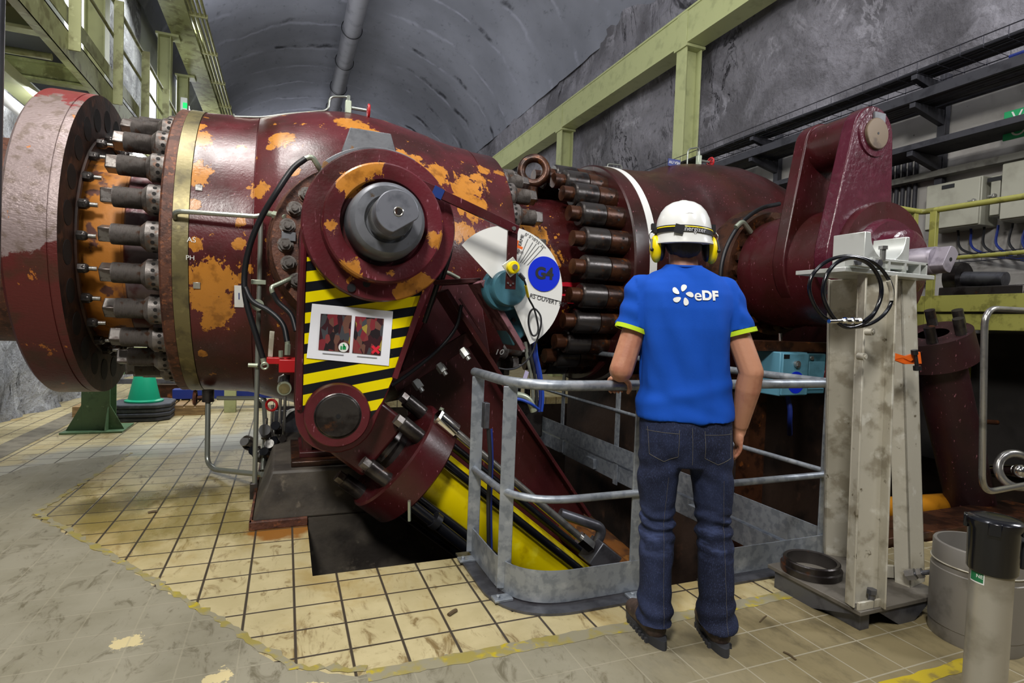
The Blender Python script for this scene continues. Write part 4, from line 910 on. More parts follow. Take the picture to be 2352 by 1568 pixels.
# hoses, tubes and fittings in front of the body
def hose(lab, pts, r=.019, ends=None, n=7, mat=None):
    t = thing('hydraulic_hose', lab, 'hose', V(pts[-1])); P = smooth_path(pts, n)
    MB().tube(P, r, 12).build('hose', mat or m_black, t)
    for e in (ends or ()):
        MB().tube(fillet(e, .04), r*.95, 12).build('end_fitting', m_fitting, t)
    return t
hose('black hose looping from the top of the flange past the steel tube', [(0.097, 4.000, 2.325), (0.019, 4.000, 2.247), (-0.072, 4.000, 2.089), (-0.164, 4.050, 1.920), (-0.227, 4.100, 1.751), (-0.261, 4.150, 1.567), (-0.249, 4.150, 1.380), (-0.179, 4.150, 1.136), (-0.139, 4.150, 0.999)], .019,
     [((0.092, 4.000, 2.322), (0.137, 4.000, 2.345), (0.175, 4.020, 2.295), (0.213, 4.100, 2.261)), ((-0.141, 4.150, 1.005), (-0.127, 4.150, 0.952))])
hose('black hose branching right behind the round clamp down to the red block', [(-0.254, 4.120, 1.465), (-0.207, 4.100, 1.376), (-0.100, 4.080, 1.314), (-0.018, 4.050, 1.230), (0.011, 4.020, 1.117)], .018, [((0.011, 4.020, 1.122), (0.018, 4.020, 1.073))])
hose('short black hose dropping from the elbow fitting left of the striped panel', [(-0.085, 4.000, 1.436), (-0.047, 4.000, 1.373), (0.029, 3.980, 1.299), (0.063, 3.950, 1.192)], .016, [((-0.082, 4.000, 1.428), (-0.096, 4.000, 1.469), (-0.024, 4.050, 1.510), (0.035, 4.100, 1.548))])
hose('black hose from the upper right of the lever boss, bundled downward', [(0.685, 3.900, 2.383), (0.765, 3.850, 2.335), (0.866, 3.750, 2.209), (0.912, 3.600, 2.071), (0.947, 3.500, 1.919), (0.941, 3.500, 1.754), (0.884, 3.500, 1.530), (0.831, 3.600, 1.280)], .016, [((0.688, 3.900, 2.380), (0.632, 3.920, 2.398), (0.628, 4.000, 2.388))])
hose('thin black hose with silver ferrule right of the lever boss', [(0.903, 3.450, 1.988), (0.946, 3.450, 1.885), (0.946, 3.450, 1.722), (0.909, 3.500, 1.532)], .013, [((0.891, 3.450, 2.014), (0.915, 3.450, 1.973))])
hose('thin black hose crossing the dark gap under the support frame', [(1.045, 3.500, 1.400), (1.015, 3.500, 1.259), (0.911, 3.500, 1.118), (0.748, 3.500, 0.978), (0.616, 3.500, 0.884)], .012)
t = thing('fitting_elbow', 'greenish fitting sticking out right of the lever boss', 'fitting', V((0.950, 3.600, 1.619)))
MB().tube(fillet([(0.900, 3.600, 1.621), (0.979, 3.600, 1.609), (1.054, 3.600, 1.574)], .03), .014, 10).build('tube', m_fitting, t)
t = thing('steel_tube', 'upright steel tube running from the valve side down to the floor', 'tube', V((-0.178, 4.300, 0.013)))
MB().tube(fillet([(-0.710, 4.420, 1.922), (-0.707, 4.380, 1.948), (-0.676, 4.360, 1.960), (-0.207, 4.300, 1.964), (-0.177, 4.300, 1.976), (-0.176, 4.300, 1.943), (-0.180, 4.300, 0.007)], .05), .0165, 12).build('tube', m_tube, t)
c = V((-0.181, 4.280, 1.513)); MB().box(c, (.095, .02, .032)).build('clamp', m_fitting, t, .003)
c = V((-0.183, 4.280, 1.356)); MB().cyl(c, c - V((0, .015, 0)), .04, n=24).build('round_clamp', m_fitting, t)
MB().cyl((-0.235, 4.270, 0.941), (-0.175, 4.270, 0.938), .014, n=12).build('coupling', m_fitting, t)
MB().box(V((-0.184, 4.300, 0.051)), (.05, .05, .12)).build('foot_bracket', m_oily, t, .004)
MB().tube([(-0.141, 4.280, 1.991), (-0.083, 4.200, 1.969), (-0.017, 4.120, 1.949)], .02, 12).cyl((-0.089, 4.200, 1.972), (-0.050, 4.160, 1.958), .028, n=6).build('coupling', m_fitting, t)
t = thing('drain_tube', 'bent drain tube from the valve bottom along the wet floor', 'tube', V((-0.552, 5.100, 0.015)))
MB().tube(fillet([(-0.579, 5.200, 0.585), (-0.566, 5.100, 0.080), (-0.505, 5.000, 0.045), (-0.129, 4.350, 0.151)], .08), .02, 12).build('tube', m_tube, t)
MB().cyl((-0.580, 5.200, 0.657), (-0.579, 5.200, 0.560), .045, n=12).build('drain_valve', m_oily, t)
MB().torus((-0.673, 5.200, 0.594), (1, 0, 0), .05, .014, 18, 6).cyl((-0.673, 5.200, 0.594), (-0.579, 5.200, 0.603), .014).build('handwheel', m_rust, t)
MB().tube(fillet([(-0.509, 5.200, 0.588), (-0.190, 5.000, 0.610), (-0.153, 5.000, 0.581), (-0.127, 4.700, 0.395), (-0.134, 4.500, 0.144)], .1), .018, 10).build('branch_tube', m_tube, t)
t = thing('red_bracket', 'bright red bracket block bolted left of the striped panel', 'bracket', V((0.016, 4.000, 0.916)))
MB().span((-0.112, 4.000, 0.970), V((0.100, 4.000, 0.992)) + V((0, .1, .02))).build('arm', m_red, t, .004)
MB().span((-0.037, 3.950, 0.918), V((0.099, 3.950, 1.004)) + V((0, .12, 0))).build('block', m_red, t, .006)
MB().box(V((-0.087, 4.050, 1.099)), (.03, .012, .17), (0, .05, 0)).build('upright_tag', m_alu, t, .002)
MB().cyl((0.013, 3.980, 1.033), (0.014, 3.980, 1.104), .02, n=6).cyl((-0.026, 3.980, 1.018), (-0.027, 3.980, 1.061), .014, n=8).build('fitting', m_fitting, t)
MB().torus((-0.121, 3.960, 0.962), (0, 1, 0), .02, .007, 16, 6).build('eye', m_fitting, t)
t = thing('hose_coupling', 'brass-faced hose coupling hanging under the red bracket', 'coupling', V((-0.003, 4.000, 0.772)))
MB().cyl(V((-0.001, 3.980, 0.812)) + V((0, .08, 0)), (-0.001, 3.980, 0.812), .045, n=24).build('body', m_fitting, t)
MB().cyl(V((-0.001, 3.980, 0.812)), V((-0.001, 3.980, 0.812)) - V((0, .006, 0)), .034, n=24).build('face', m_brass, t)
MB().tube([(-0.036, 3.970, 0.853), (-0.031, 3.970, 0.888), (-0.005, 3.970, 0.905)], .008, 8).build('latch', m_steel, t)
MB().cyl(V((-0.001, 4.040, 0.810)), V((0.005, 4.040, 0.898)), .03, n=14).build('neck', m_steel_dk, t)
t = thing('valve_manifold', 'cluster of small oily valves and tubes behind the plinth', 'valve manifold', V((-0.090, 4.600, 0.181)))
MB().span((-0.190, 4.700, 0.156), V((-0.031, 4.700, 0.222)) + V((0, .2, 0))).build('base_block', m_oily, t, .01)
rnd = random.Random(3)
for px in ((-0.227, 4.600, 0.320), (-0.182, 4.600, 0.269), (-0.118, 4.600, 0.381), (-0.077, 4.600, 0.297), (-0.034, 4.600, 0.428), (-0.151, 4.600, 0.218), (-0.096, 4.550, 0.240), (-0.017, 4.600, 0.344)):
    c = V(px); b = MB().box(c, (.05, .06, .06), (rnd.random(), rnd.random(), 0)).build('small_valve', m_oily, t, .006)
    d = V((-.5+rnd.random()*.4, -.6, rnd.random()*.6)).normalized()
    MB().cyl(c, c+d*.07, .012, n=8).cyl(c+d*.07, c+d*.085, .034, n=14).build('knob', m_blackgloss if rnd.random() < .6 else m_steel, b)
for px, qx in (((-0.126, 4.600, 0.183), (-0.121, 4.600, 0.513)), ((-0.086, 4.650, 0.236), (-0.081, 4.650, 0.604)), ((-0.031, 4.620, 0.273), (-0.027, 4.620, 0.657)), ((0.004, 4.700, 0.356), (0.007, 4.700, 0.662))):
    MB().cyl(px, qx, .012, n=10).build('tube', m_steel, t)
c = V((-0.128, 4.500, 0.447)); MB().cyl(c, c - V((0, .02, 0)), .04, n=20).build('gauge', m_gray, t)
MB().torus((-0.087, 4.600, 0.611), (.4, 1, 0), .04, .01, 18, 6).build('handwheel', m_red, t)
MB().torus((-0.237, 4.550, 0.341), (.6, 1, .2), .05, .01, 18, 6).build('handwheel', m_oily, t)
t = thing('instrument_box', 'grey instrument box with wires behind the plinth', 'box', V((0.045, 4.900, 0.404)))
MB().span((-0.074, 4.950, 0.274), V((0.133, 4.950, 0.518)) + V((0, .2, 0))).build('housing', m_steel_dk, t, .008)
for k in range(3): MB().tube(smooth_path([(-0.005, 4.930, 0.425), V((0.033, 4.900, 0.475)) + V((0, 0, .02*k)), (0.092, 4.900, 0.534), (0.125, 4.950, 0.554)], 5), .007, 6).build('wire', m_white if k else m_black, t)
# ---------------------------------------------------------------- guard rails round the pit
def arc_path(pts, rad, z, n=10): return fillet([(x, y, z) for x, y in pts], rad, n)
GP = [(.97, 2.95), (.97, 2.27), (1.62, 2.27)]
g1 = thing('guard_rail', 'galvanised guard rail curving round the pit corner, gripped by the worker', 'guard rail', (1.2, 2.4, 0))
MB().tube(fillet([(.97, 2.95, 1.02), (.97, 2.27, 1.022), (2.92, 2.27, 1.022)], .3, 10), .0245, 16).build('top_rail', m_galv, g1)
MB().tube(fillet([(.97, 2.93, .495), (.97, 2.27, .5), (1.62, 2.27, .5)], .3, 10), .018, 14).build('mid_rail', m_galv, g1)
def kick(path, z0, z1, th=.006):
    m = MB(); P = [V(p) for p in path]; a, b = [], []
    for i, p in enumerate(P):
        d = (P[min(i+1, len(P)-1)] - P[max(i-1, 0)]); d.z = 0; d.normalize(); nn = V((-d.y, d.x, 0))*th/2
        a.append([m.bm.verts.new((p + s*nn).xy.to_3d() + V((0, 0, z))) for s, z in ((1, z0), (-1, z0), (-1, z1), (1, z1))])
    for i in range(len(P)-1): m._skin(a[i], a[i+1])
    m.bm.faces.new(a[0]); m.bm.faces.new(a[-1][::-1]); return m
kick(arc_path(GP, .3, 0, 14), .022, .17).build('toe_board', m_galv, g1)
kick(arc_path([(.955, 2.97), (.955, 2.25), (1.66, 2.25)], .3, 0, 14), .001, .012, .11).build('base_strip', m_steel_dk, g1)
for x, y, rz in ((.975, 2.9, PI/2-.25), (.985, 2.45, PI/2-.35), (1.6, 2.275, PI/2)):
    p = MB().box((x, y, .52), (.012, .066, .96), (0, 0, rz)).build('post', m_galv, g1, .002)
for x, y in ((.93, 2.86), (.96, 2.4), (1.58, 2.23)):
    MB().box((x, y, .018), (.09, .06, .012)).cyl((x-.02, y, .02), (x-.02, y, .036), .011, n=6).build('foot_plate', m_galv, g1, .002)
g2 = thing('guard_rail', 'galvanised guard rail right of the worker, turning back along the pit', 'guard rail', (2.9, 3, 0))
MB().tube([(1.98, 2.27, .505), (2.93, 2.27, .505)], .018, 14).build('mid_rail', m_galv, g2)
kick([(2.0, 2.27, 0), (2.9, 2.27, 0)], .022, .16).build('toe_board', m_galv, g2)
MB().span((2.0, 2.2, .001), (2.95, 2.3, .012)).build('base_strip', m_steel_dk, g2)
ps = MB().box((2.86, 2.285, .52), (.055, .012, .96)).build('post', m_galv, g2, .002)
MB().cyl((2.86, 2.278, .62), (2.86, 2.277, .62), .012, n=12).build('bolt_hole', m_black, ps)
MB().tube([(2.92, 2.3, 1.02), (2.92, 5.42, 1.02)], .0245, 14).build('top_rail', m_galv, g2)
MB().tube([(2.92, 2.3, .505), (2.92, 6.6, .505)], .016, 12).build('mid_rail', m_galv, g2)
MB().span((2.917, 2.36, .01), (2.925, 6.7, .17)).build('toe_board', m_galv, g2)
for y in (3.3, 4.55, 5.68): MB().box((2.93, y, .3), (.012, .07, 1.0 if y < 5 else .9)).build('post', m_galv, g2, .002)
MB().span((2.94, 2.36, -.17), (3.0, 6.7, -.02)).build('edge_channel', m_galv, g2, .003)
for y in (3.4, 4.0, 5.0): MB().box((2.925, y, -.1), (.04, .16, .1)).build('bracket', m_galv, g2, .003)
# pit interior, seen through the rails
def solo(name, mb, mat, label, cat, group=None, bevel=0): return tag(mb.build(name, mat, None, bevel), label, cat, group)
m_pitpipe = LM('rusty_orange_pipe', '6a4018', .4, .1, [('3c2412', 4, .45, .62), ('8a5a22', 9, .6, .7)], (.1, 30))
t = thing('pit_pipe', 'rusty orange pipe with a coupling low in the pit behind the guard rail', 'pipe', (2.3, 4.4, -.6))
MB().cyl((1.9, 5.3, -.1), (2.4, 2.4, -.62), .1, n=28).build('pipe', m_pitpipe, t)
MB().cyl((2.06, 4.4, -.26), (2.09, 4.22, -.29), .13, n=28).build('coupling', m_oilrust, t)
solo('pit_pipe', MB().cyl((2.55, 5.4, -.45), (2.55, 2.35, -.75), .13, n=28), m_pitpipe, 'thicker rusty orange pipe on the pit floor beside the galvanised edge channel', 'pipe')
solo('rusty_bar', MB().bar((1.9, 5.3, -.35), (2.05, 4.2, -.45), .12, .14), m_oilrust, 'dark rusty bar lying along the pit next to the orange pipe', 'bar')
t = thing('pit_pump', 'dark oily pump block standing behind the pit under the connecting pipe', 'pump', (2.3, 5.9, 0))
MB().span((2.05, 5.8, 0), (2.75, 6.2, .42)).build('casing', m_oily, t, .03)
MB().cyl((2.3, 5.8, .25), (2.3, 5.7, .25), .13, n=28).build('end_cover', m_oilrust, t)
for k in range(5): MB().cyl((2.12+.12*k, 5.95, .42), (2.12+.12*k, 5.95, .55+.04*(k % 2)), .035, n=10).build('fitting', m_steel_dk, t)
# ---------------------------------------------------------------- blue control cabinet
t = thing('control_box', 'light blue control box with a round dark blue sticker behind the rail', 'control box', (4.1, 3.7, .75))
MB().span((3.93, 3.62, .75), (4.25, 3.95, 1.13)).build('housing', m_lightblue, t, .01)
d = MB().span((3.94, 3.6, .76), (4.24, 3.622, 1.12)).build('door', m_lightblue, t, .006)
MB().cyl((4.1, 3.6, .87), (4.1, 3.597, .87), .095, n=40).build('sticker', m_sticker, d)
MB().span((3.945, 3.597, 1.075), (4.01, 3.6, 1.11)).build('name_plate', m_black, d)
MB().cyl((4.09, 3.6, 1.03), (4.09, 3.575, 1.03), .03, n=20).bar((4.09, 3.572, 1.03), (4.07, 3.572, 1.03), .02, .03).build('lock', m_steel, d)
MB().tube(smooth_path([(4.17, 3.75, .75), (4.18, 3.72, .62), (4.22, 3.75, .5), (4.4, 3.9, .35)]), .022, 10).build('cable', m_bluedk, t)
t = thing('switch_box', 'small blue-grey switch box right of the light blue control box', 'control box', (4.4, 3.75, .75))
MB().span((4.28, 3.66, .76), (4.52, 3.92, 1.12)).build('housing', m_teal, t, .01)
MB().span((4.31, 3.652, .8), (4.5, 3.662, 1.05)).build('panel', m_lightblue, t, .003)
MB().cyl((4.33, 3.655, 1.08), (4.33, 3.64, 1.08), .018, n=14).build('knob', m_steel, t)
solo('rusty_beam', MB().span((3.7, 3.7, 1.131), (4.7, 4.12, 1.22)), m_oilrust, 'rusty brown beam above the light blue control box', 'beam', bevel=.004)
solo('rusty_stanchion', MB().span((4.0, 4.0, -2.6), (4.2, 4.14, 1.13)), m_oilrust, 'dark rusty stanchion holding the brown beam behind the control box', 'post')
t = thing('small_tubing', 'small silver tube fittings between the worker and the blue control box', 'tubing', (3.5, 3.9, .9))
for k, (px, qx) in enumerate((((3.942, 3.900, 1.145), (3.948, 3.900, 1.059)), ((4.007, 3.900, 1.099), (4.089, 3.900, 1.108)), ((4.209, 3.900, 1.290), (4.219, 3.900, 1.210)), ((4.000, 3.900, 1.047), (4.063, 3.900, 1.036)))):
    MB().cyl(px, qx, .018, n=10).build('fitting', m_chrome, t)
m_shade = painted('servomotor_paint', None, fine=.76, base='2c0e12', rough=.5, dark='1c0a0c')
# second servomotor, dark
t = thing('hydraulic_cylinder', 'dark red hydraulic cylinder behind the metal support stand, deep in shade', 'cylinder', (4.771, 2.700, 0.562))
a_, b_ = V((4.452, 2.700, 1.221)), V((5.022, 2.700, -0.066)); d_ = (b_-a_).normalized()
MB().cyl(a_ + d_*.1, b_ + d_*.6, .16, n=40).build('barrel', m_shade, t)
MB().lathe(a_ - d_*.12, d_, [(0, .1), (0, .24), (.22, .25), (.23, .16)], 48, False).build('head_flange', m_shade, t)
for k in range(6):
    u_, v_, w_ = frame(d_); o = u_*.19*math.cos(k*PI/3) + v_*.19*math.sin(k*PI/3)
    MB().cyl(a_ - d_*.12 + o, a_ - d_*.24 + o, .035, n=14).build('stud', m_oily, t)
t = thing('gauge_valve', 'chrome-bodied small valve glinting in the dark beside the thin handrail', 'valve', (5.005, 2.800, 0.776))
MB().cyl((5.023, 2.800, 0.706), (5.008, 2.800, 0.862), .045, n=20).build('body', m_steel_dk, t)
MB().cyl((4.983, 2.780, 0.751), (4.974, 2.780, 0.841), .052, n=20).build('collar', m_chrome, t)
MB().cyl((5.008, 2.800, 0.862), (5.004, 2.800, 0.949), .02, n=12).build('stem', m_black, t)
MB().cyl((5.045, 2.800, 0.653), (5.448, 2.800, 0.622), .02, n=10).build('outlet', m_oilrust, t)
solo('yellow_pipe', MB().cyl((3.6, 2.75, .06), (5.0, 2.85, -.03), .085, n=28), LM('amber_pipe', 'b8791c', .3, 0, [('8f5a14', 6, .5, .65)]), 'amber painted pipe crossing the dark pit behind the steel bucket', 'pipe')
t = thing('hand_wheel', 'chromed valve handwheel glinting in the dark at the picture edge', 'handwheel', (5.094, 2.500, 0.308))
c = V((4.942, 2.400, 0.361)); MB().torus(c, (-.6, -1, .3), .12, .03, 36, 12).build('rim', m_steel, t)
MB().ball(c + V((0, -.02, .0)), .05, 16).cyl(c, c + V((.2, .35, -.1)), .04).build('hub', m_chrome, t)
solo('dark_deck', MB().span((3.35, 2.32, -.06), (5.3, 2.62, .05)), m_oilrust, 'dark rusty deck plate at the pit edge behind the steel bucket', 'deck plate', bevel=.006)
t = thing('tube_rail', 'thin rounded steel handrail loop standing in front of the dark pit', 'handrail', (4.2, 1.92, 0))
MB().tube(fillet([(4.9, 1.9, 1.48), (3.52, 1.9, 1.47), (3.6, 1.9, .45), (4.9, 1.9, .5)], .11, 8), .017, 14).build('loop', m_steel, t)
MB().cyl((4.6, 1.9, 0), (4.6, 1.9, 1.48), .02, n=14).build('post', m_steel, t)
# yellow platform with railing by the wall
t = thing('wall_platform', 'olive yellow steel platform edge below the wall cabinets', 'platform', (5.9, 3, 1.38))
MB().span((5.58, .5, 1.54), (5.64, 3.6, 1.69)).build('edge_beam', m_olive, t, .004)
MB().span((5.6, .5, 1.38), (5.66, 3.6, 1.52)).build('lower_beam', m_olive, t, .004)
MB().span((5.62, .5, 1.52), (6.6, 3.6, 1.54)).build('deck', m_steel_dk, t)
MB().span((5.1, 3.72, 1.5), (6.48, 3.78, 1.66)).span((5.1, 3.72, 1.36), (6.48, 3.76, 1.48)).build('end_beam', m_olive, t, .004)
for x, y in ((5.61, .7), (6.4, 3.6), (5.15, 3.68)): MB().span((x-.04, y-.04, 0 if y < 2 else -2.6), (x+.04, y+.04, 1.4)).build('leg', m_olive, t, .004)
t = thing('platform_rail', 'yellow tube railing of the wall platform, with its bent corner', 'railing', (5.6, 3, 1.69))
MB().tube(fillet([(4.75, 3.6, 2.49), (5.6, 3.6, 2.49), (5.6, .4, 2.47)], .06), .026, 14).build('top_rail', m_olive, t)
MB().tube(fillet([(5.62, 3.4, 2.03), (5.62, .4, 2.03)], .06), .018, 12).build('mid_rail', m_olive, t)
for x, y in ((5.52, 3.62), (5.6, 3.48), (5.6, 1.4)): MB().box((x, y, 1.95), (.06, .06, 1.06) if y > 3.6 else (.045, .06, 1.1)).build('post', m_olive, t, .004)
t = thing('flanged_pump', 'dark horizontal pump shaft and flange on the wall platform', 'pump', (6.2, 3.2, 1.54))
MB().cyl((6.100, 3.598, 1.889), (6.100, 3.482, 1.890), .15, n=28).build('flange', m_oily, t)
MB().cyl((6.100, 3.482, 1.882), (6.100, 3.141, 1.854), .07, n=24).build('shaft', m_steel_dk, t)
c = V((6.100, 3.439, 1.796)); MB().span((c.x-.12, c.y-.5, 1.541), (c.x+.12, c.y+.2, c.z)).build('base', m_oily, t, .01)
MB().span((6.050, 3.628, 1.887), V((6.050, 3.542, 1.763)) + V((.1, 0, 0))).build('bracket', m_teal, t, .004)
# ---------------------------------------------------------------- support stand with cradle
t = thing('support_stand', 'worn grey metal support stand with a bright half-round cradle on top', 'stand', (2.58, 1.88, 0))
MB().span((2.33, 1.65, .085), (2.9, 2.16, .105)).build('base_plate', LM('base_plate_steel', '6c675f', .55, .3, [('504b44', 6, .5, .66)]), t, .003)
MB().prism([(2.34, 1.66, .085), (2.34, 2.12, .085), (2.34, 2.12, .0), (2.34, 1.9, .0)], (.01, 0, 0)).prism([(2.45, 1.66, .085), (2.82, 1.66, .085), (2.7, 1.66, 0), (2.6, 1.66, 0)], (0, .01, 0)).build('under_frame', m_steel_dk, t)
MB().bar((2.4, 1.68, .04), (2.4, 2.12, .04), .06, .08).build('skid', m_steel_dk, t, .003); MB().bar((2.76, 1.68, .04), (2.76, 2.12, .04), .06, .08).build('skid', m_steel_dk, t, .003)
def channel(b, tp, w, d, face, mat=None):
    """open channel section leg: web w wide facing 'face', flanges d deep behind it"""
    b, tp = V(b), V(tp); ax = (tp-b).normalized(); f = V(face); f = (f - ax*f.dot(ax)).normalized(); s = ax.cross(f)
    m = MB(); th = .009
    for c0, sw, sd in ((f*(-th/2), w, th), (s*(w/2-th/2) + f*(-d/2), th, abs(d)), (s*(-w/2+th/2) + f*(-d/2), th, abs(d))):
        R = Matrix((s, f, ax)).transposed()
        m.box((b+tp)/2 + c0, (sw, sd, (tp-b).length), R)
    return m.build('leg', mat or m_alu, t, .002)
channel((2.405, 1.7, .105), (2.5, 1.8, 1.575), .15, -.05, (-.35, -1, 0))
channel((2.81, 2.1, .105), (2.6, 1.99, 1.575), .19, .07, (-.7, -.7, 0))
channel((2.86, 1.75, .105), (2.8, 1.84, 1.575), .14, .07, (.15, -1, 0))
MB().bar((2.759, 1.850, 0.146), (2.942, 1.800, 0.126), .02, .06).build('lower_brace', m_alu, t, .002)
MB().bar((2.726, 1.880, 1.388), (2.808, 1.850, 1.387), .05, .03).build('upper_brace', m_wood, t, .002)
MB().prism([(2.33, 1.66, .105), (2.5, 1.655, .105), (2.5, 1.655, .14), (2.33, 1.66, .14)], (0, .012, 0)).build('foot_angle', m_alu, t, .002)
MB().cyl((2.42, 1.67, .105), (2.42, 1.67, .17), .013, n=12).cyl((2.42, 1.67, .165), (2.42, 1.67, .185), .021, n=6).build('foot_bolt', m_steel_dk, t)
a_, b_ = V((2.773, 1.720, 0.183)), V((2.810, 1.600, 0.250))
jb = MB().cyl(a_, b_, .011, n=14).build('jack_bolt', m_steel_dk, t); d_ = (b_-a_).normalized()
MB().cyl(a_ - d_*.03, a_ + d_*.01, .026, n=6).cyl(a_ + d_*.02, a_ + d_*.04, .024, n=6).build('nut', m_steel, jb)
for px in ((2.319, 1.720, 1.207), (2.360, 1.720, 1.315)): MB().cyl(px, V(px) - V((0, .03, 0)), .016, n=14).cyl(V(px) - V((0, .03, 0)), V(px) - V((0, .035, 0)), .008, n=8).build('bolt', m_alu, t)
# cradle
MB().span((2.26, 1.76, 1.575), (2.86, 2.02, 1.595)).build('top_plate', m_alubright, t, .002)
zc, xc, rc = 1.765, 2.555, .118
pr_ = [(2.40, 1.78, 1.61), (2.40, 1.78, 1.765), (xc-rc, 1.78, 1.765)] + [(xc-rc*math.cos(k*PI/20), 1.78, zc-rc*math.sin(k*PI/20)) for k in range(1, 20)] + [(xc+rc, 1.78, 1.765), (2.70, 1.78, 1.765), (2.70, 1.78, 1.61)]
cr = MB().prism(pr_, (0, .16, 0)).build('cradle', m_alubright, t, .003)
for x0 in (2.44, 2.55, 2.66, 2.76): MB().span((x0, 1.77, 1.597), (x0+.012, 1.95, 1.64)).build('slide_rib', m_alubright, t)
MB().span((2.44, 1.77, 1.64), (2.82, 1.95, 1.652)).span((2.81, 1.77, 1.595), (2.82, 1.95, 1.65)).build('slide_bar', m_alubright, t, .001)
for x, y in ((2.5, 1.765), (2.72, 1.9)): MB().cyl((x, y, 1.64), (x, y, 1.69), .012, n=10).cyl((x, y, 1.69), (x, y, 1.705), .021, n=6).build('set_bolt', m_steel, t)
MB().span((2.28, 1.74, 1.6), (2.42, 1.78, 1.64)).build('side_block', m_alubright, t, .002)
for x in (2.3, 2.43): MB().cyl((x, 1.74, 1.62), (x, 1.725, 1.62), .018, n=6).build('hex_bolt', m_steel_dk, t)
# coil of hose
t = thing('hose_coil', 'coil of thin black hose hanging on the front of the support stand', 'hose', (2.158, 1.640, 1.329))
for cx, cy, rx, rz, yy in ((1955, 665, .122, .145, 1.63), (1968, 668, .102, .138, 1.655), (1958, 672, .12, .137, 1.67)):
    pass
m = []
P0 = [(2.194, 1.630, 1.356), (2.044, 1.630, 1.351), (1.957, 1.630, 1.387), (1.902, 1.630, 1.465), (1.918, 1.630, 1.534), (2.001, 1.630, 1.593), (2.122, 1.630, 1.618), (2.251, 1.620, 1.597), (2.350, 1.620, 1.522), (2.364, 1.620, 1.450), (2.321, 1.620, 1.389), (2.233, 1.620, 1.345), (2.119, 1.620, 1.332), (2.018, 1.610, 1.364), (1.963, 1.610, 1.430), (1.963, 1.610, 1.516), (2.013, 1.610, 1.579), (2.109, 1.610, 1.608), (2.212, 1.610, 1.584), (2.275, 1.610, 1.517), (2.276, 1.610, 1.445), (2.230, 1.610, 1.372), (2.130, 1.600, 1.333), (2.056, 1.600, 1.334), (1.980, 1.600, 1.388), (1.938, 1.600, 1.463), (1.967, 1.600, 1.549), (2.059, 1.600, 1.604), (2.171, 1.600, 1.598), (2.248, 1.600, 1.542), (2.272, 1.600, 1.472), (2.239, 1.600, 1.399), (2.179, 1.600, 1.356)]
MB().tube(smooth_path(P0, 6), .0075, 10).build('hose', m_blackgloss, t)
MB().cyl((1.980, 1.600, 1.349), (2.047, 1.600, 1.353), .0085, n=12).cyl((2.047, 1.600, 1.353), (2.153, 1.600, 1.358), .011, n=6).cyl((2.067, 1.600, 1.354), (2.091, 1.600, 1.354), .015, n=12).cyl((2.111, 1.600, 1.355), (2.131, 1.600, 1.356), .015, n=12).build('coupling', m_chrome, t)
MB().tube(smooth_path([(2.329, 1.615, 1.530), (2.351, 1.615, 1.489), (2.354, 1.615, 1.449)], 5), .0085, 10).build('grey_sleeve', m_alu, t)
# orange strap
t = thing('clamp_strap', 'orange clamp strap with a black screw on the rear leg of the stand', 'strap', (2.735, 1.780, 1.183))
MB().prism([(2.560, 1.740, 1.228), (2.595, 1.700, 1.212), (2.694, 1.700, 1.233), (2.709, 1.700, 1.179), (2.598, 1.700, 1.176), (2.562, 1.740, 1.197)], (0, .012, .0)).build('band', m_orangetag, t)
MB().cyl((2.639, 1.690, 1.242), (2.665, 1.690, 1.154), .008, n=10).cyl((2.636, 1.690, 1.242), (2.641, 1.690, 1.221), .014, n=10).cyl((2.661, 1.690, 1.170), (2.665, 1.690, 1.150), .016, n=10).build('screw', m_black, t)
# loose ring on the base plate
solo('steel_ring', MB().lathe((2.47, 2.02, .106), (0, 0, 1), [(0, .118), (0, .138), (.03, .14), (.034, .13), (.06, .13), (.065, .124), (.062, .112), (.0, .11), (0, .118)], 56, False), m_oily, 'loose machined steel ring lying on the stand base plate', 'ring')
t = thing('steel_bucket', 'open grey steel cylinder standing on the tiles behind the bollard', 'cylinder', (2.82, 1.48, 0))
MB().lathe((2.82, 1.48, 0), (0, 0, 1), [(0, .001), (0, .165), (.012, .168), (.06, .168), (.063, .171), (.3, .171), (.303, .167), (.405, .167), (.41, .164), (.41, .152), (.02, .15), (.018, .001)], 64, False).build('wall', LM('bucket_steel', '8c8882', .4, .5, [('6c6862', 5, .5, .66)]), t)
MB().torus((2.82, 1.48, .33), (0, 0, 1), .17, .003, 64, 6).build('weld_seam', m_alu, t)
# bollard
t = thing('belt_bollard', 'aluminium belt bollard with a black head, nearest to the camera', 'bollard', (1.89, .95, 0))
c = V((1.869, 0.950, 0.535)); bx = c.x; 
MB().cyl((bx, .95, .012), (bx, .95, .72), .05, n=48).build('tube', LM('brushed_tube', 'b5b0a4', .38, .6, [('9a9486', 5, .5, .65)]), t)
MB().lathe((bx, .95, 0), (0, 0, 1), [(0, .17), (.01, .17), (.02, .15), (.022, .05)], 48).build('foot', m_black, t)
zt = V((1.841, 0.950, 0.800)).z; zb = V((1.857, 0.950, 0.647)).z
MB().lathe((bx, .95, zb), (0, 0, 1), [(0, .054), (.006, .058), (zt-zb-.03, .06), (zt-zb-.02, .065), (zt-zb-.006, .065), (zt-zb, .059), (zt-zb+.003, .04), (zt-zb+.003, .001)], 48).build('head', m_blackgloss, t)
for k in range(4):
    a = k*PI/2 + .5; MB().box((bx + .063*math.cos(a), .95 + .063*math.sin(a), zt-.02), (.012, .03, .036), (0, 0, a)).build('slot_lug', m_blackgloss, t, .003)
bc = MB().span((bx+.05, .9, zb+.015), (bx+.2, 1.0, zb+.095)).build('belt_cassette', m_black, t, .006)
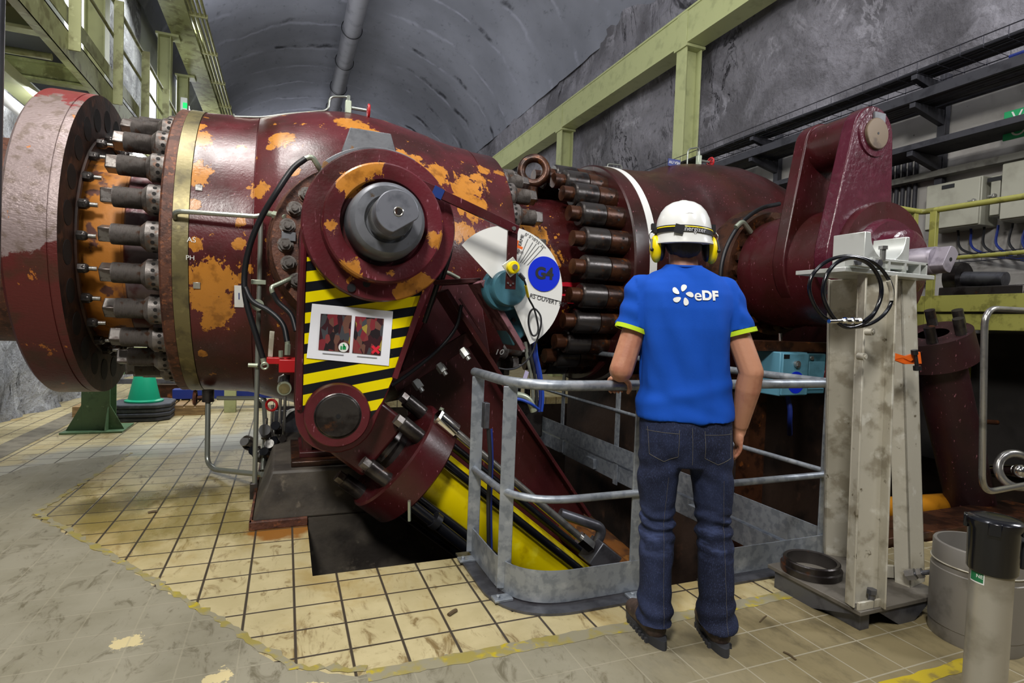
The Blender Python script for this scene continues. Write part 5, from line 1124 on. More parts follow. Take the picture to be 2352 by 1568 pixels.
MB().span((bx+.075, .892, zb+.03), (bx+.2, .9, zb+.08)).build('belt_tongue', m_blackgloss, bc, .002)
text('N', .05, face_m((bx+.1, .889, zb+.05), (1, 0, 0), (0, 0, 1)), m_white, 'lettering', bc, bold=.003)
def wrap_label(name, a0, a1, z0, z1, r, mat, parent):
    m = MB(); n = 10; P = []
    for k in range(n+1):
        a = a0 + (a1-a0)*k/n; P.append([m.bm.verts.new((bx+r*math.cos(a), .95+r*math.sin(a), z)) for z in (z0, z1)])
    for p, q in zip(P, P[1:]): m.bm.faces.new((p[0], q[0], q[1], p[1]))
    return m.build(name, mat, parent)
zl = V((1.739, 0.920, 0.616)).z; zh = V((1.732, 0.920, 0.688)).z
lb = wrap_label('label', PI*.8, PI*1.06, zl, zh, .0504, m_white, t)
wrap_label('label_field', PI*.815, PI*1.045, zl+.004, zh-.004, .0508, PL('label_green', '1c6b40', .5), lb)
for k, s in enumerate('NE'):
    a = PI*(.965 + .055*k); nn = V((math.cos(a), math.sin(a), 0)); text(s, .014, face_m(V((bx, .95, zl+.02)) + nn*.0512, V((-math.sin(a), math.cos(a), 0)), (0, 0, 1)), m_white, 'lettering', lb, .0002)

t = thing('junction_box', 'small grey junction box with a dark and a blue cable between the rail posts', 'junction box', V((1.008, 2.750, 0.103)))
MB().span((0.976, 2.780, 0.736), V((1.005, 2.780, 0.873)) + V((0, .05, 0))).build('housing', m_steel_dk, t, .004)
MB().tube(smooth_path([(1.008, 2.800, 0.731), (1.024, 2.800, 0.556), (1.022, 2.800, 0.345), (1.034, 2.800, 0.080)], 5), .012, 8).build('cable', m_cable, t)
MB().tube(smooth_path([(1.022, 2.800, 0.731), (1.034, 2.800, 0.555), (1.034, 2.800, 0.344), (1.047, 2.800, 0.079)], 5), .009, 8).build('cable', m_bluedk, t)
t = thing('corrugated_hose', 'greenish hose elbow with a blue cable just behind the top rail', 'hose', V((1.399, 3.100, 0.774)))
MB().tube(smooth_path([(1.214, 3.100, 0.822), (1.254, 3.100, 0.866), (1.324, 3.100, 0.860), (1.374, 3.100, 0.827), (1.402, 3.100, 0.768)], 6), .022, 12).build('hose', m_fitting, t)
MB().tube(smooth_path([(1.201, 3.080, 0.813), (1.266, 3.060, 0.850), (1.351, 3.060, 0.826), (1.436, 3.100, 0.778)], 6), .009, 8).build('cable', m_blue, t)
solo('paper_tag', MB().prism([(1.359, 3.150, 1.012), (1.383, 3.150, 1.001), (1.360, 3.150, 0.927), (1.336, 3.150, 0.938)], (0, .002, 0)), PL('lilac_tag', 'a9a2c0', .5), 'small lilac tag hanging above the top rail left of the cables', 'tag')
m_debris = LM('debris', '54452e', .8)
for lab, p, q, r in (('brown flake lying on a cream tile in front of the curved rail', (0.690, 2.351, 0.006), (0.734, 2.380, 0.006), .009),
                     ('thin dark twig on the tiles right of the boots', (1.992, 1.873, 0.004), (2.064, 1.905, 0.004), .003),
                     ('dark splinter on the tiles in front of the support stand', (1.903, 1.661, 0.004), (1.906, 1.604, 0.004), .004),
                     ('short grey stick on the wet tiles left of the plinth', (-0.789, 4.146, 0.006), (-0.739, 4.158, 0.006), .008)):
    solo(lab.split(' on ')[0].split(' lying')[0].split()[-1], MB().tube(smooth_path([p, V(p).lerp(V(q), .5) + V((.004, .003, .002)), q], 4), r, 6), m_debris, lab, lab.split(' on ')[0].split(' lying')[0].split()[-1])
# ---------------------------------------------------------------- left: walkway, steelwork, cones
t = thing('walkway', 'high pale green steel walkway along the rock wall behind the flange drum', 'walkway', (-2.6, 9, 3.9))
MB().span((-2.21, 5.4, 3.9), (-2.19, 16, 4.2)).span((-2.28, 5.4, 3.9), (-2.19, 16, 3.92)).span((-2.28, 5.4, 4.18), (-2.19, 16, 4.2)).build('edge_channel', m_greendirty, t, .002)
MB().span((-2.215, 5.4, 4.28), (-2.205, 16, 4.46)).build('toe_board', m_greendirty, t, .002)
MB().span((-3.2, 5.4, 4.2), (-2.22, 16, 4.225)).build('deck', LM('dark_grating', '26262a', .8), t)
for y in (6.9, 8.35, 10.2, 12.2): MB().span((-3.2, y-.07, 3.92), (-2.25, y+.07, 3.95)).span((-3.2, y-.012, 3.92), (-2.25, y+.012, 4.14)).span((-3.2, y-.07, 4.12), (-2.25, y+.07, 4.15)).build('joist', m_greendirty, t, .002)
MB().cyl((-3.2, 7.3, 3.86), (-2.3, 7.3, 3.86), .035, n=14).build('conduit', m_greendirty, t)
MB().bar((-2.62, 5.0, 3.6), (-2.75, 11, 3.6), .2, .12).build('lower_beam', m_green, t, .004)
MB().cyl((-2.62, 5.0, 3.35), (-2.72, 11, 3.35), .06, n=16).build('service_pipe', m_white, t)
t = thing('walkway_railing', 'pale green railing with flat posts on the high walkway', 'railing', (-2.2, 9, 4.2))
for y in (5.9, 7.4, 9.05, 10.6, 12.2, 13.8): MB().span((-2.19, y-.012, 4.0), (-2.08, y+.012, 5.35)).build('post', m_greendirty, t, .002)
MB().tube([(-2.2, 5.4, 5.35), (-2.2, 15.5, 5.35)], .026, 12).build('top_rail', m_greendirty, t)
MB().tube([(-2.2, 5.4, 4.9), (-2.2, 15.5, 4.9)], .02, 12).build('mid_rail', m_greendirty, t)
for i, (y, lab) in enumerate(((10.25, 'first pale green column behind the walkway railing, next to the lit window'), (15.2, 'second pale green column behind the walkway railing'), (17.6, 'third pale green column, close to the small exit lamp'))):
    t = thing('steel_column', lab, 'column', (-2.7, y, 0), 'columns behind the walkway')
    MB().span((-2.82, y-.12, 0), (-2.8, y+.12, 7.5)).span((-2.58, y-.12, 0), (-2.56, y+.12, 7.5)).span((-2.8, y-.012, 0), (-2.58, y+.012, 7.5)).build('shaft', m_green, t, .002)
    MB().span((-2.86, y-.16, 7.5), (-2.4, y+.16, 7.55)).build('cap_plate', m_green, t)
t = thing('crane_beam', 'olive green runway beam with conduits high on the walkway side', 'beam', (-2.1, 9, 7.5))
MB().span((-2.55, 3, 7.55), (-2.05, 36, 7.6)).span((-2.32, 3, 7.6), (-2.28, 36, 8.1)).span((-2.5, 3, 8.1), (-2.1, 36, 8.15)).build('girder', m_greendirty, t, .003)
for k in range(18): MB().span((-2.5, 4+1.7*k, 7.6), (-2.1, 4.02+1.7*k, 8.1)).build('stiffener', m_greendirty, t)
t = thing('conduit_run', 'bundle of four yellowish conduits clipped along the olive runway beam', 'conduit', (-1.9, 9, 7.5))
for k in range(4): MB().cyl((-2.0+.085*k, 3, 7.62), (-2.0+.085*k, 36, 7.62), .03, n=12).build('conduit', m_conduit, t)
cl = MB().span((-2.06, 4.5, 7.58), (-1.7, 4.56, 7.66)).build('clip', m_conduit, t, .003)
for k in range(1, 14): inst(cl, t, Matrix.Translation((0, k*1.9, 0)))
# lit windows and lamp tube
for n, (y0, y1, z0, z1) in enumerate(((10.5, 11.6, 4.9, 7.4), (15.5, 16.6, 5.0, 7.0), (19.5, 22, 5.2, 8.2)), 1):
    struct(MB().span((-3.14, y0, z0), (-3.12, y1, z1)).build('window_%d' % n, m_glowwin))
t = thing('strip_lamp', 'glaring white strip lamp under the walkway edge', 'lamp', (-2.4, 10.6, 3.8))
MB().span((-2.4, 9.0, 3.86), (-2.26, 11.4, 3.895)).build('housing', m_white, t)
MB().span((-2.38, 9.02, 3.79), (-2.28, 11.38, 3.86)).build('tube', m_glow, t)
t = thing('exit_lamp', 'small green and white exit lamp on the far lit wall', 'lamp', (-2.619, 17.420, 6.759))
c = V((-2.630, 17.420, 6.757)); MB().box(c, (.16, .1, .34)).build('housing', m_white, t, .01)
MB().box(c + V((.03, -.06, -.04)), (.1, .02, .14)).build('pictogram', EM('exit_green', '10c060', 1.2), t)
t = thing('shelf_rack', 'low rack of horizontal green and dark rails behind the green cone', 'rack', (-2, 9.6, 0))
for k, (z, m_) in enumerate(((.72, m_green), (.55, m_steel_dk), (.4, m_pillar), (.26, m_steel_dk))): MB().span((-2.35, 9.5, z-.04), (-1.0, 9.56, z+.03)).build('rail', m_, t, .004)
for x in (-2.3, -1.05): MB().span((x-.04, 9.56, 0), (x+.04, 9.64, .95)).build('post', m_pillar, t, .004)
MB().span((-1.9, 9.56, 0), (-1.3, 9.9, .2)).build('tray', m_oilrust, t, .01)
# sage green pillar with foot
t = thing('green_pillar', 'sage green steel pillar with gusseted foot below the flange drum', 'pillar', (-1.82, 7.15, 0))
MB().span((-2.1, 6.93, 0), (-1.56, 7.42, .02)).build('base_plate', m_pillar, t, .003)
MB().span((-1.95, 7.05, .02), (-1.7, 7.065, 1.7)).span((-1.95, 7.29, .02), (-1.7, 7.305, 1.7)).span((-1.835, 7.06, .02), (-1.815, 7.3, 1.7)).build('shaft', m_pillar, t, .002)
for s in (-1, 1):
    x = -1.825 + s*.125
    MB().prism([(x, 7.05, .02), (x + s*.13, 7.05, .02), (x + s*.1, 7.05, .08), (x, 7.05, .28)], (0, .012, 0)).build('gusset', m_pillar, t)
MB().prism([(-1.72, 7.05, .02), (-1.72, 6.94, .02), (-1.72, 6.96, .07), (-1.72, 7.05, .26)], (.012, 0, 0)).build('gusset', m_pillar, t)
# cone on stacked bases
zz = 0
for i, lab in enumerate(('lowest black rubber cone base of the stack', 'second black rubber cone base from the floor', 'third black rubber cone base from the floor', 'topmost black rubber cone base, right under the green cone')):
    m = MB(); r = .3 + .006*(i % 2)
    pts = [(-1.55 + sx, 7.85 + sy) for sx, sy in ((-r, -r*.6), (-r*.6, -r), (r*.6, -r), (r, -r*.6), (r, r*.6), (r*.6, r), (-r*.6, r), (-r, r*.6))]
    m.prism([(x, y, zz+.004) for x, y in pts], (0, 0, .046))
    solo('cone_base', m, m_conebase, lab, 'cone base', 'stacked black cone bases', .012); zz += .05
t = thing('traffic_cone', 'plain green traffic cone standing on four black rubber bases', 'cone', (-1.55, 7.85, zz))
MB().lathe((-1.55, 7.85, zz+.003), (0, 0, 1), [(0, .2), (.015, .2), (.03, .165), (.62, .04), (.63, .03)], 36).build('cone', m_conegreen, t)
for i, (x, y, lab) in enumerate(((-1.2, 8.25, 'wooden pallet right of the stacked cone bases'), (-2.0, 8.3, 'wooden pallet left behind the stacked cone bases'))):
    t = thing('wooden_pallet', lab, 'pallet', (x, y, 0))
    for k in range(3): MB().span((x-.3, y-.3+.25*k, 0), (x+.28, y-.22+.25*k, .1)).build('bearer', m_wood, t, .004)
    for k in range(5): MB().span((x-.3+.12*k, y-.3, .1), (x-.2+.12*k, y+.3, .125)).build('board', m_wood, t, .003)
t = thing('pallet_truck', 'dark blue lifting beam on small wheels beneath the big valve', 'truck', (-.8, 8.5, 0))
MB().span((-1.35, 8.4, .14), (.1, 8.55, .27)).build('beam', m_bluedk, t, .008)
for x in (-1.0, -.3): MB().cyl((x, 8.42, .08), (x, 8.52, .08), .08, n=20).build('wheel', m_black, t)
solo('green_stub_post', MB().span((-.72, 8.1, 0), (-.58, 8.2, .5)), m_green, 'short pale green post under the big valve beside the blue beam', 'post', bevel=.004)
# dark pole at the picture edge
solo('dark_pole', MB().cyl((-.595, 1.5, 0), (-.56, 1.5, 3.2), .022, n=20), m_steel_dk, 'dark upright pole at the extreme edge in front of the flange drum', 'pole')
# far clutter behind the pit, seen below the connecting pipe
for i, (x, y, m_, lab) in enumerate(((1.9, 7.2, m_yellow, 'yellow crate on the floor beyond the pit, below the connecting pipe'), (2.6, 7.8, m_alu, 'pale metal crate on the floor beyond the pit'))):
    t = thing('storage_crate', lab, 'crate', (x, y, 0))
    MB().span((x-.3, y-.2, 0), (x+.3, y+.2, .3)).build('body', m_, t, .01)
    MB().span((x-.32, y-.22, .3), (x+.32, y+.22, .34)).build('lid', m_oily, t, .006)
# ---------------------------------------------------------------- worker seen from behind
from mathutils.bvhtree import BVHTree
PHI = math.radians(27)
SHR = Matrix.Identity(4); SHR[0][2] = -.051; SHR[0][3] = .066
PM = Matrix.Translation((1.535, 1.91, 0)) @ Matrix.Rotation(-PHI, 4, 'Z') @ SHR
W_ = thing('person', 'worker from behind in blue shirt, jeans and white helmet, hand on rail', 'person', (1.535, 1.91, 0))
def pbuild(name, me, mat, parent=None, label=None, sharp=60):
    me.transform(PM); o = link(name, me, mat, parent or W_, sharp=sharp)
    if label: o['label'] = label
    return o
def tree(me): return BVHTree.FromPolygons([v.co for v in me.vertices], [p.vertices for p in me.polygons])
def loc(w): return PM.inverted() @ V(w)
hand_w = V((1.455, 2.268, 1.022))            # on the rail
LH = loc(hand_w)
# --- body: one surface
b = MB()
b.chain([(0, 0, .95), (0, .005, 1.2), (0, 0, 1.42)], [.1, .1, .1]).chain([(-.14, 0, 1.43), (0, -.01, 1.46), (.14, 0, 1.43)], [.05, .06, .05])
for s, hx, kx, ax_, ay in ((-1, -.105, -.112, -.135, -.035), (1, .1, .118, .12, -.02)):
    b.chain([(hx, 0, .93), (kx, .015, .5), (ax_, ay, .1)], [.075, .05, .036])
b.chain([(0, .0, 1.47), (0, .012, 1.56), (0, .025, 1.62)], [.066, .059, .058])
b.ball((0, .03, 1.70), (.076, .097, .115), 24).ball((0, .075, 1.625), (.05, .05, .045), 18)
b.ball((0, .128, 1.685), (.013, .02, .022), 12).ball((0, .12, 1.715), (.02, .016, .03), 12)           # nose
b.ball((0, .115, 1.635), (.024, .012, .008), 12)                                                      # mouth
for s in (-1, 1): b.ball((s*.08, .03, 1.685), (.012, .024, .034), 12)                                 # ears
# left arm to the rail
sh, el = V((-.165, -.006, 1.42)), V((-.262, -.035, 1.125)); wr = LH + V((.0, -.055, .055))
b.chain([sh, sh.lerp(el, .45), el], [.045, .048, .049]).chain([el, el.lerp(wr, .3), wr], [.048, .05, .033])
b.chain([wr, LH + V((.005, -.015, .042))], [.028, .026]).ball(LH + V((.004, .0, .036)), (.042, .032, .02), 14)
raild = (PM.inverted().to_3x3() @ V((1, 0, 0))).normalized(); outd = V((0, 0, 1)).cross(raild)
for k in range(4):                                                                                     # fingers wrap over and under the rail
    o = LH + raild*(-.034 + .021*k); R = .0245 + .009; sz = (.0088, .0094, .009, .0078)[k]
    pts = [o + outd*(R*math.sin(a)) + V((0, 0, R*math.cos(a))) for a in (-.1, .55, 1.15, 1.75, 2.35, 2.85 - .1*(k == 3))]
    b.chain(pts, [sz*1.15, sz*1.1, sz*1.08, sz, sz*.97, sz*.88], 10)
o = LH + raild*.042; R = .035
b.chain([wr + raild*.018 + V((0, .012, -.008)), o + outd*(-R*.8) + V((0, 0, .012)), o + outd*(-R) + V((0, 0, -.012)), o + outd*(-R*.55) + V((0, 0, -.032))], [.015, .0125, .011, .0095], 10)
# right arm hanging
sh, el, wr = V((.165, -.006, 1.42)), V((.252, -.05, 1.135)), V((.234, .03, .91))
b.chain([sh, sh.lerp(el, .45), el], [.045, .048, .048]).chain([el, el.lerp(wr, .3), wr], [.047, .05, .032])
b.chain([wr, V((.232, .042, .875))], [.028, .026]).ball((.229, .05, .853), (.021, .041, .045), 14)
for k in range(4):
    y0 = .026 + .019*k; L = (.8, .95, 1, .9)[k]; rr = (.0078, .0088, .0092, .009)[k]
    p = [V((.232, y0-.006, .832)), V((.232, y0-.002, .832-.034*L)), V((.224, y0+.003, .832-.06*L)), V((.212, y0+.006, .832-.078*L))]
    b.chain(p, [rr*1.12, rr*1.05, rr, rr*.88], 10)
b.chain([V((.229, .07, .878)), V((.222, .096, .85)), V((.214, .103, .822)), V((.207, .102, .802))], [.016, .0125, .011, .0095], 10)
me = fuse(b, 'body', .0042, 5); body = pbuild('body', me, m_skin)
# --- hair under the helmet
h = MB(); h.ball((0, .012, 1.695), (.083, .098, .118), 24); h.ball((0, -.045, 1.63), (.062, .035, .045), 18)
hm = fuse(h, 'hair', .006, 3, lambda c: .003*noise.noise(c*60))
pbuild('hair', hm, m_hair)
e_ = MB()
for s in (-1, 1): e_.ball((s*.032, .113, 1.705), .011, 12)
pbuild('eyes', e_.mesh('eyes'), m_white)
# --- shirt
s_ = MB()
s_.loft([(0, 0, .93, .195, .14), (0, 0, .95, .195, .14), (0, 0, 1.02, .19, .134), (0, -.004, 1.1, .184, .128), (0, -.008, 1.2, .185, .128), (0, -.012, 1.3, .19, .132), (0, -.014, 1.38, .192, .128), (0, -.012, 1.44, .19, .116), (0, -.008, 1.48, .178, .102), (0, -.004, 1.515, .142, .086), (0, .002, 1.54, .1, .074), (0, .006, 1.56, .073, .066)], 40, 2.4)
def sleeve(m, a, c, r0, r1):
    a, c = V(a), V(c); m.chain([a], [r0], 18); m.cyl(a, c, r0, r1, 24)
SL = ((-.168, -.004, 1.452), (-.217, -.017, 1.293)); SR = ((.168, -.004, 1.452), (.213, -.025, 1.293))
for S_ in (SL, SR): sleeve(s_, *S_, .066, .068)
def folds(c):
    x, y, z = c; d = 0
    side = -1 if y < 0 else 1
    d += .0065*math.sin(x*48 + 4*math.sin(z*4.3) + side + 2*noise.noise(c*3))*max(0, min(1, (1.45-z)*3))*max(0, min(1, (z-.99)*6))
    d += .012*noise.noise(V((x*7 + 2, y*6, z*3.2))) + .009*noise.noise(V((x*15, y*15, z*7 + x*9)))
    d += .012*math.exp(-((z-1.04-.25*x)/.03)**2)*(.6+.4*noise.noise(V((x*5, 0, z)))) - .006*math.exp(-((z-.985+.35*x)/.03)**2)
    if abs(x) > .2 and z > 1.25: d += .004*math.sin(z*75 + x*30)
    return d
sm = fuse(s_, 'shirt', .0062, 4, folds)
tr = tree(sm)
shirt = pbuild('shirt', sm, m_shirt)
for S_ in (SL, SR):
    a, c = V(S_[0]), V(S_[1]); d = (c-a).normalized(); m = MB()
    m.lathe(c - d*.006, d, [(0, .064), (0, .0695), (.018, .0695), (.018, .062)], 40, False)
    pbuild('sleeve_trim', m.mesh('sleeve_trim'), m_trim, shirt, 'lime green sleeve trim')
m = MB(); n = 40
m.torus((0, .006, 1.558), (0, -.12, 1), .0695, .006, 40, 8); pbuild('collar', m.mesh('collar'), m_shirt, shirt)
def on_back(t_, me, x0, z0, off=.0045):
    """lay a flat x-z mesh on the back of the garment"""
    for v in me.vertices:
        p = V((v.co.x + x0, -1, v.co.z + z0)); h_ = t_.ray_cast(p, V((0, 1, 0)))
        v.co = (h_[0] if h_[0] else V((p.x, -.13, p.z))) + V((0, -off + v.co.y, 0))
    return me
def text_mesh(s, size, bold=0):
    cu = bpy.data.curves.new('t', 'FONT'); cu.body = s; cu.size = size; cu.align_x = 'CENTER'; cu.align_y = 'CENTER'; cu.offset = bold; cu.resolution_u = 6
    o = bpy.data.objects.new('t', cu); COL.objects.link(o); bpy.context.view_layer.update()
    me = bpy.data.meshes.new_from_object(o.evaluated_get(bpy.context.evaluated_depsgraph_get())); bpy.data.objects.remove(o)
    me.transform(Matrix.Rotation(PI/2, 4, 'X')); return me
for s, x0, sz in (('e', .026, .062), ('D', .060, .05), ('F', .092, .05)):
    me = on_back(tr, text_mesh(s, sz, .0024 if s != 'e' else .0008), x0, 1.431); pbuild('shirt_lettering', me, m_white, shirt, 'white printed letter')
for k in range(5):
    a0 = PI/2 - .15 + k*2*PI/5; m = MB(); pts = []
    for q in range(15):
        u = q/14*2*PI; rx, ry = .0105*(1-.35*math.cos(u)), .015
        p = V((rx*math.sin(u), 0, .028 + ry*math.cos(u)*-1)); p.x += .25*(p.z-.02)
        c_, s__ = math.cos(a0-PI/2), math.sin(a0-PI/2); pts.append(V((p.x*c_ - p.z*s__, 0, p.x*s__ + p.z*c_)))
    m.bm.faces.new([m.bm.verts.new(p) for p in pts]); bmesh.ops.triangulate(m.bm, faces=m.bm.faces)
    me = on_back(tr, m.mesh('shirt_emblem'), -.034, 1.432); pbuild('shirt_emblem', me, m_white, shirt, 'white printed petal')
# --- jeans
j = MB()
j.loft([(0, 0, .74, .155, .1), (0, -.004, .78, .178, .118), (0, -.008, .84, .187, .13), (0, -.004, .9, .187, .132), (0, 0, .97, .18, .12)], 36, 2.4)
LEGS = []
for s, rows in ((-1, [(-.093, -.002, .84, .096, .115), (-.103, 0, .74, .088, .108), (-.116, .006, .65, .083, .096), (-.114, .012, .55, .073, .083), (-.113, .016, .49, .069, .078), (-.118, .006, .4, .07, .082), (-.126, -.008, .3, .067, .079), (-.132, -.018, .19, .066, .08), (-.135, -.026, .12, .069, .086), (-.135, -.03, .085, .072, .092)]),
                (1, [(.092, -.002, .84, .096, .115), (.101, 0, .74, .086, .108), (.112, .006, .65, .081, .096), (.115, .012, .55, .071, .083), (.118, .016, .49, .068, .078), (.12, .006, .4, .072, .082), (.122, -.004, .3, .071, .08), (.122, -.012, .19, .072, .082), (.12, -.02, .12, .076, .09), (.12, -.024, .08, .079, .096)])):
    j.loft(rows[::-1], 30, 2.2)
def jf(c):
    x, y, z = c; d = .005*noise.noise(V((x*9, y*9, z*6))) + .0045*noise.noise(V((x*24, y*24, z*15)))
    d += .0075*math.sin(z*110 + 9*x + 5*noise.noise(c*7))*math.exp(-((z-.47)/.075)**2)
    d += .008*math.sin(z*70 - 22*abs(x) + 3*noise.noise(c*5))*math.exp(-((z-.1)/.08)**2)
    d += .005*math.sin(z*60 + 30*abs(x))*math.exp(-((z-.73)/.05)**2)
    return d
jm = fuse(j, 'jeans', .0062, 3, jf); jt = tree(jm)
jeans = pbuild('jeans', jm, m_denim)
def seam(pts, name='seam', r=.0009):
    P = []
    for x, z in pts:
        h_ = jt.ray_cast(V((x, -1, z)), V((0, 1, 0)))
        if h_[0]: P.append(h_[0] + V((0, -.0008, 0)))
    if len(P) > 2: pbuild(name, MB().tube(P, r, 5).mesh(name), m_thread, jeans)
def ln(a, b_, n=14): return [(a[0]+(b_[0]-a[0])*k/n, a[1]+(b_[1]-a[1])*k/n) for k in range(n+1)]
for s in (-1, 1):
    seam(ln((s*.165, .9), (s*.16, .79)) + ln((s*.16, .79), (s*.105, .765)) + ln((s*.105, .765), (s*.052, .79)) + ln((s*.052, .79), (s*.05, .9)), 'pocket_stitching')
    seam(ln((s*.17, .885), (s*.05, .885)), 'pocket_stitching')
seam(ln((0, .91), (.004, .76)), 'back_seam')
for s, a in ((-1, ((-.085, .7), (-.1, .5), (-.105, .3), (-.11, .08))), (1, ((.13, .7), (.14, .5), (.14, .3), (.14, .07)))):
    seam(ln(a[0], a[1], 20) + ln(a[1], a[2], 20) + ln(a[2], a[3], 20), 'leg_seam', .0006)
# --- boots
for s, hx, hy, ang in ((-1, -.135, -.05, .36), (1, .12, -.06, .1)):
    R = Matrix.Translation((hx, hy, 0)) @ Matrix.Rotation(ang, 4, 'Z')
    m = MB(); m.chain([(0, .02, .16), (0, .01, .1), (0, .0, .065)], [.044, .046, .046]).chain([(0, .0, .06), (0, .08, .068), (0, .15, .056), (0, .185, .05)], [.046, .05, .047, .04])
    me = fuse(m, 'boot', .006, 4); 
    for v in me.vertices: v.co.z = max(v.co.z, .02)
    me.transform(R); bt = pbuild('boot', me, m_boot)
    m = MB(); n = 28
    pts = []
    for k in range(n):
        a = 2*PI*k/n; y = .08 + .155*math.sin(a); w_ = .047 + .007*math.sin(a) - (.008 if .02 < y < .1 else 0); pts.append((w_*math.cos(a)*(1 - .15*(math.sin(a) > .8)), y, 0))
    m.prism(pts, (0, 0, .038))
    for k in range(7):
        for sx in (-1, 1): m.box((sx*.042, .0+.026*k, .011), (.014, .013, .02))
    me = m.mesh('sole'); me.transform(R); pbuild('sole', me, m_sole, bt, sharp=35)
# --- helmet
HC = (0, .012)
m = MB(); rows = []
for z, rx, ry in ((1.648, .117, .142), (1.655, .1165, .1415), (1.665, .112, .138), (1.69, .111, .137), (1.72, .109, .134), (1.75, .103, .126), (1.78, .09, .11), (1.802, .072, .088), (1.816, .05, .062), (1.823, .026, .032), (1.8245, .004, .005)): rows.append((HC[0], HC[1], z, rx, ry, 0, .06 if z < 1.7 else .02))
m.loft(rows, 48, 2.0)
m.tube([(0, HC[1]+yy, zz) for yy, zz in ((-.118, 1.75), (-.072, 1.80), (-.02, 1.8195), (.04, 1.8195), (.09, 1.797))], .022, 10, ry=.008)
hl = pbuild('helmet', m.mesh('helmet'), m_helmet, None, None, 50)
m = MB(); m.loft([(0, .15, 1.675, .075, .06), (0, .15, 1.682, .075, .06)], 28); pbuild('visor', m.mesh('visor'), m_helmet, hl)
def band(z0, z1, off, name, mat, par, k0=0, k1=48, tilt=.05, label=None):
    m = MB(); R = []
    for k in range(k0, k1+1):
        a = 2*PI*k/48; ca, sa = math.cos(a), math.sin(a); R.append([m.bm.verts.new((HC[0] + (.1115+o_)*ca, HC[1] + (.1375+o_)*sa, z + tilt*.11*-ca + .02*.13*sa)) for z, o_ in ((z0, off), (z1, off-.001), (z1, off-.004), (z0, off-.003))])
    for p, q in zip(R, R[1:]):
        for i in range(4): m.bm.faces.new((p[i], p[(i+1) % 4], q[(i+1) % 4], q[i]))
    return pbuild(name, m.mesh(name), mat, par, label)
bd = band(1.682, 1.708, .004, 'headlamp_strap', m_black, hl, label='black elastic headlamp strap')
band(1.7, 1.704, .0048, 'strap_stripe', m_yellowmuff, bd, 24, 48)
me = text_mesh('Energizer', .026)
for v in me.vertices:
    x = v.co.x + .012; yy = HC[1] - (.1375+.0055)*math.sqrt(max(0, 1-(x/.117)**2)); v.co = V((x, yy, v.co.z + 1.692 - .05*x - .0026))
pbuild('strap_lettering', me, PL('grey_print', 'd0d0d4', .6), bd)
m = MB(); m.box((-.042, HC[1]-.131, 1.69), (.036, .012, .034), (0, .3, -.35)); pbuild('strap_buckle', m.mesh('strap_buckle'), m_black, bd)
m = MB(); m.ball((0, HC[1]+.15, 1.7), (.03, .022, .02), 16); pbuild('headlamp', m.mesh('headlamp'), m_black, bd)
# ear defenders
for s in (-1, 1):
    m = MB(); m.ball((s*.112, .01, 1.628), (.026, .042, .058), 20); cup = pbuild('ear_cup', m.mesh('ear_cup'), m_yellowmuff, hl, 'yellow ear defender cup')
    m = MB(); m.ball((s*.092, .01, 1.628), (.018, .036, .05), 16); pbuild('ear_cushion', m.mesh('ear_cushion'), m_black, cup)
    m = MB(); m.box((s*.121, .02, 1.715), (.016, .03, .034)); m.box((s*.117, -.005, 1.70), (.012, .03, .02)); pbuild('bracket', m.mesh('bracket'), m_black, cup)
    m = MB(); m.tube(fillet([V((s*.124, .015, 1.71)), V((s*.142, .01, 1.685)), V((s*.134, .01, 1.66)), V((s*.128, .01, 1.63))], .02), .0022, 6); pbuild('spring_wire', m.mesh('spring_wire'), m_steel, cup)
    m = MB(); m.bar((s*.132, -.008, 1.665), (s*.136, -.02, 1.625), .008, .006); m.ball((s*.134, -.022, 1.62), .008, 10); pbuild('hinge_arm', m.mesh('hinge_arm'), m_black, cup)
# ring on the gripping hand
c = LH + raild*-.013 + outd*.0 + V((0, 0, .0345)); m = MB(); m.torus(c + outd*.006, raild, .0115, .003, 18, 6); pbuild('finger_ring', m.mesh('finger_ring'), m_yellowmuff, body)
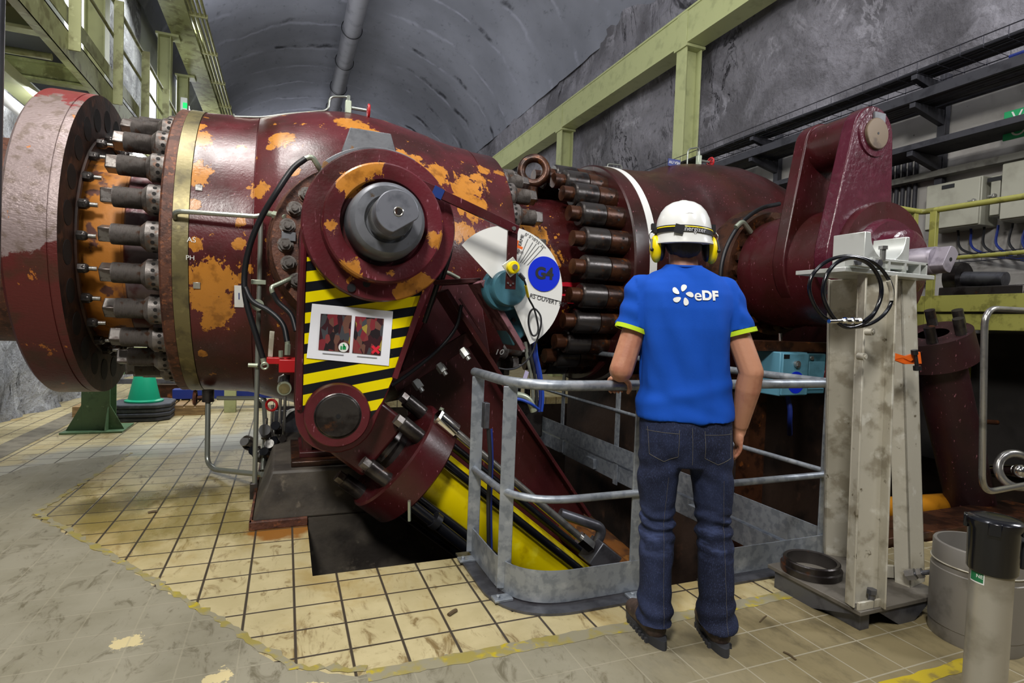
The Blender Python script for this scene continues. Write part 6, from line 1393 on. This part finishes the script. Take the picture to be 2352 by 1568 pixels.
# ---------------------------------------------------------------- lights, camera
def area(name, loc, target, size, power, col=(1, 1, 1), sy=None):
    l = bpy.data.lights.new(name, 'AREA'); l.energy = power; l.color = col; l.shape = 'RECTANGLE'; l.size = size; l.size_y = sy or size
    o = bpy.data.objects.new(name, l); COL.objects.link(o); o.location = loc
    o.rotation_euler = (V(target)-V(loc)).to_track_quat('-Z', 'Y').to_euler(); return o
area('unseen_lamp', (-1.6, -1.4, 5.6), (.6, 4.2, 1.2), 1.0, 420, (1, .97, .92))
area('unseen_lamp', (-1.5, 3.9, 6.8), (-1.3, 4.4, 0), .7, 230, (1, .97, .93), 2.2)
area('unseen_lamp', (3.0, -2.4, 6.4), (3.4, 4.5, 2.2), 1.0, 100, (.95, .96, 1))
area('unseen_lamp', (.2, 6, 6.4), (3, 8, 10.5), .8, 200, (.93, .95, 1), 6)  # this and the next two: free-hanging uplights added to brighten the vault
area('unseen_lamp', (.2, 16, 6.4), (3, 16, 10.5), .8, 200, (.93, .95, 1), 8)
area('unseen_lamp', (.2, 28, 6.4), (3, 28, 10.5), .8, 230, (.93, .95, 1), 8)
area('added_walkway_light', (-1.5, 7.4, 3.1), (-2.7, 7.7, .4), .25, 110, (.95, .97, 1), 3.5)  # added light without fixture, brightens the foot of the left rock and the floor
area('added_walkway_light', (-1.6, 12.0, 3.9), (-2.7, 12.4, 1.2), .3, 150, (.95, .97, 1), 4)  # added light, brightens the left rock wall farther along
area('added_walkway_light', (-2.2, 14, 7.0), (-3.1, 13, 5.0), .4, 120, (.97, 1, .97), 6)  # added light, brightens the upper plaster wall
area('unseen_lamp', (2.2, 3.0, 9.0), (6.6, 6.5, 5), .8, 250, (.95, .96, 1), 5)
area('wall_lamp', (6.2, .3, 4.6), (4.2, 3.0, 2.0), .5, 150, (.96, .97, 1), 1.2)
wd = bpy.data.worlds.new('World'); SC.world = wd; wd.use_nodes = True
wd.node_tree.nodes['Background'].inputs[0].default_value = (.8, .85, 1, 1); wd.node_tree.nodes['Background'].inputs[1].default_value = .03
cd = bpy.data.cameras.new('camera'); cam = bpy.data.objects.new('camera', cd); COL.objects.link(cam)
cd.sensor_width = 36; cd.lens = 19.8540; cd.clip_start = .05; cd.clip_end = 200
cam.matrix_world = Matrix([[0.927918, -0.021171, -0.372183, 0.0], [-0.371007, 0.044931, -0.927542, 0.0], [0.036359, 0.998766, 0.033838, 1.3], [0.0, 0.0, 0.0, 1.0]])
SC.camera = cam
vs = SC.view_settings; vs.view_transform = 'Standard'; vs.look = 'None'; vs.gamma = 1; vs.use_curve_mapping = False; vs.exposure = 0.0
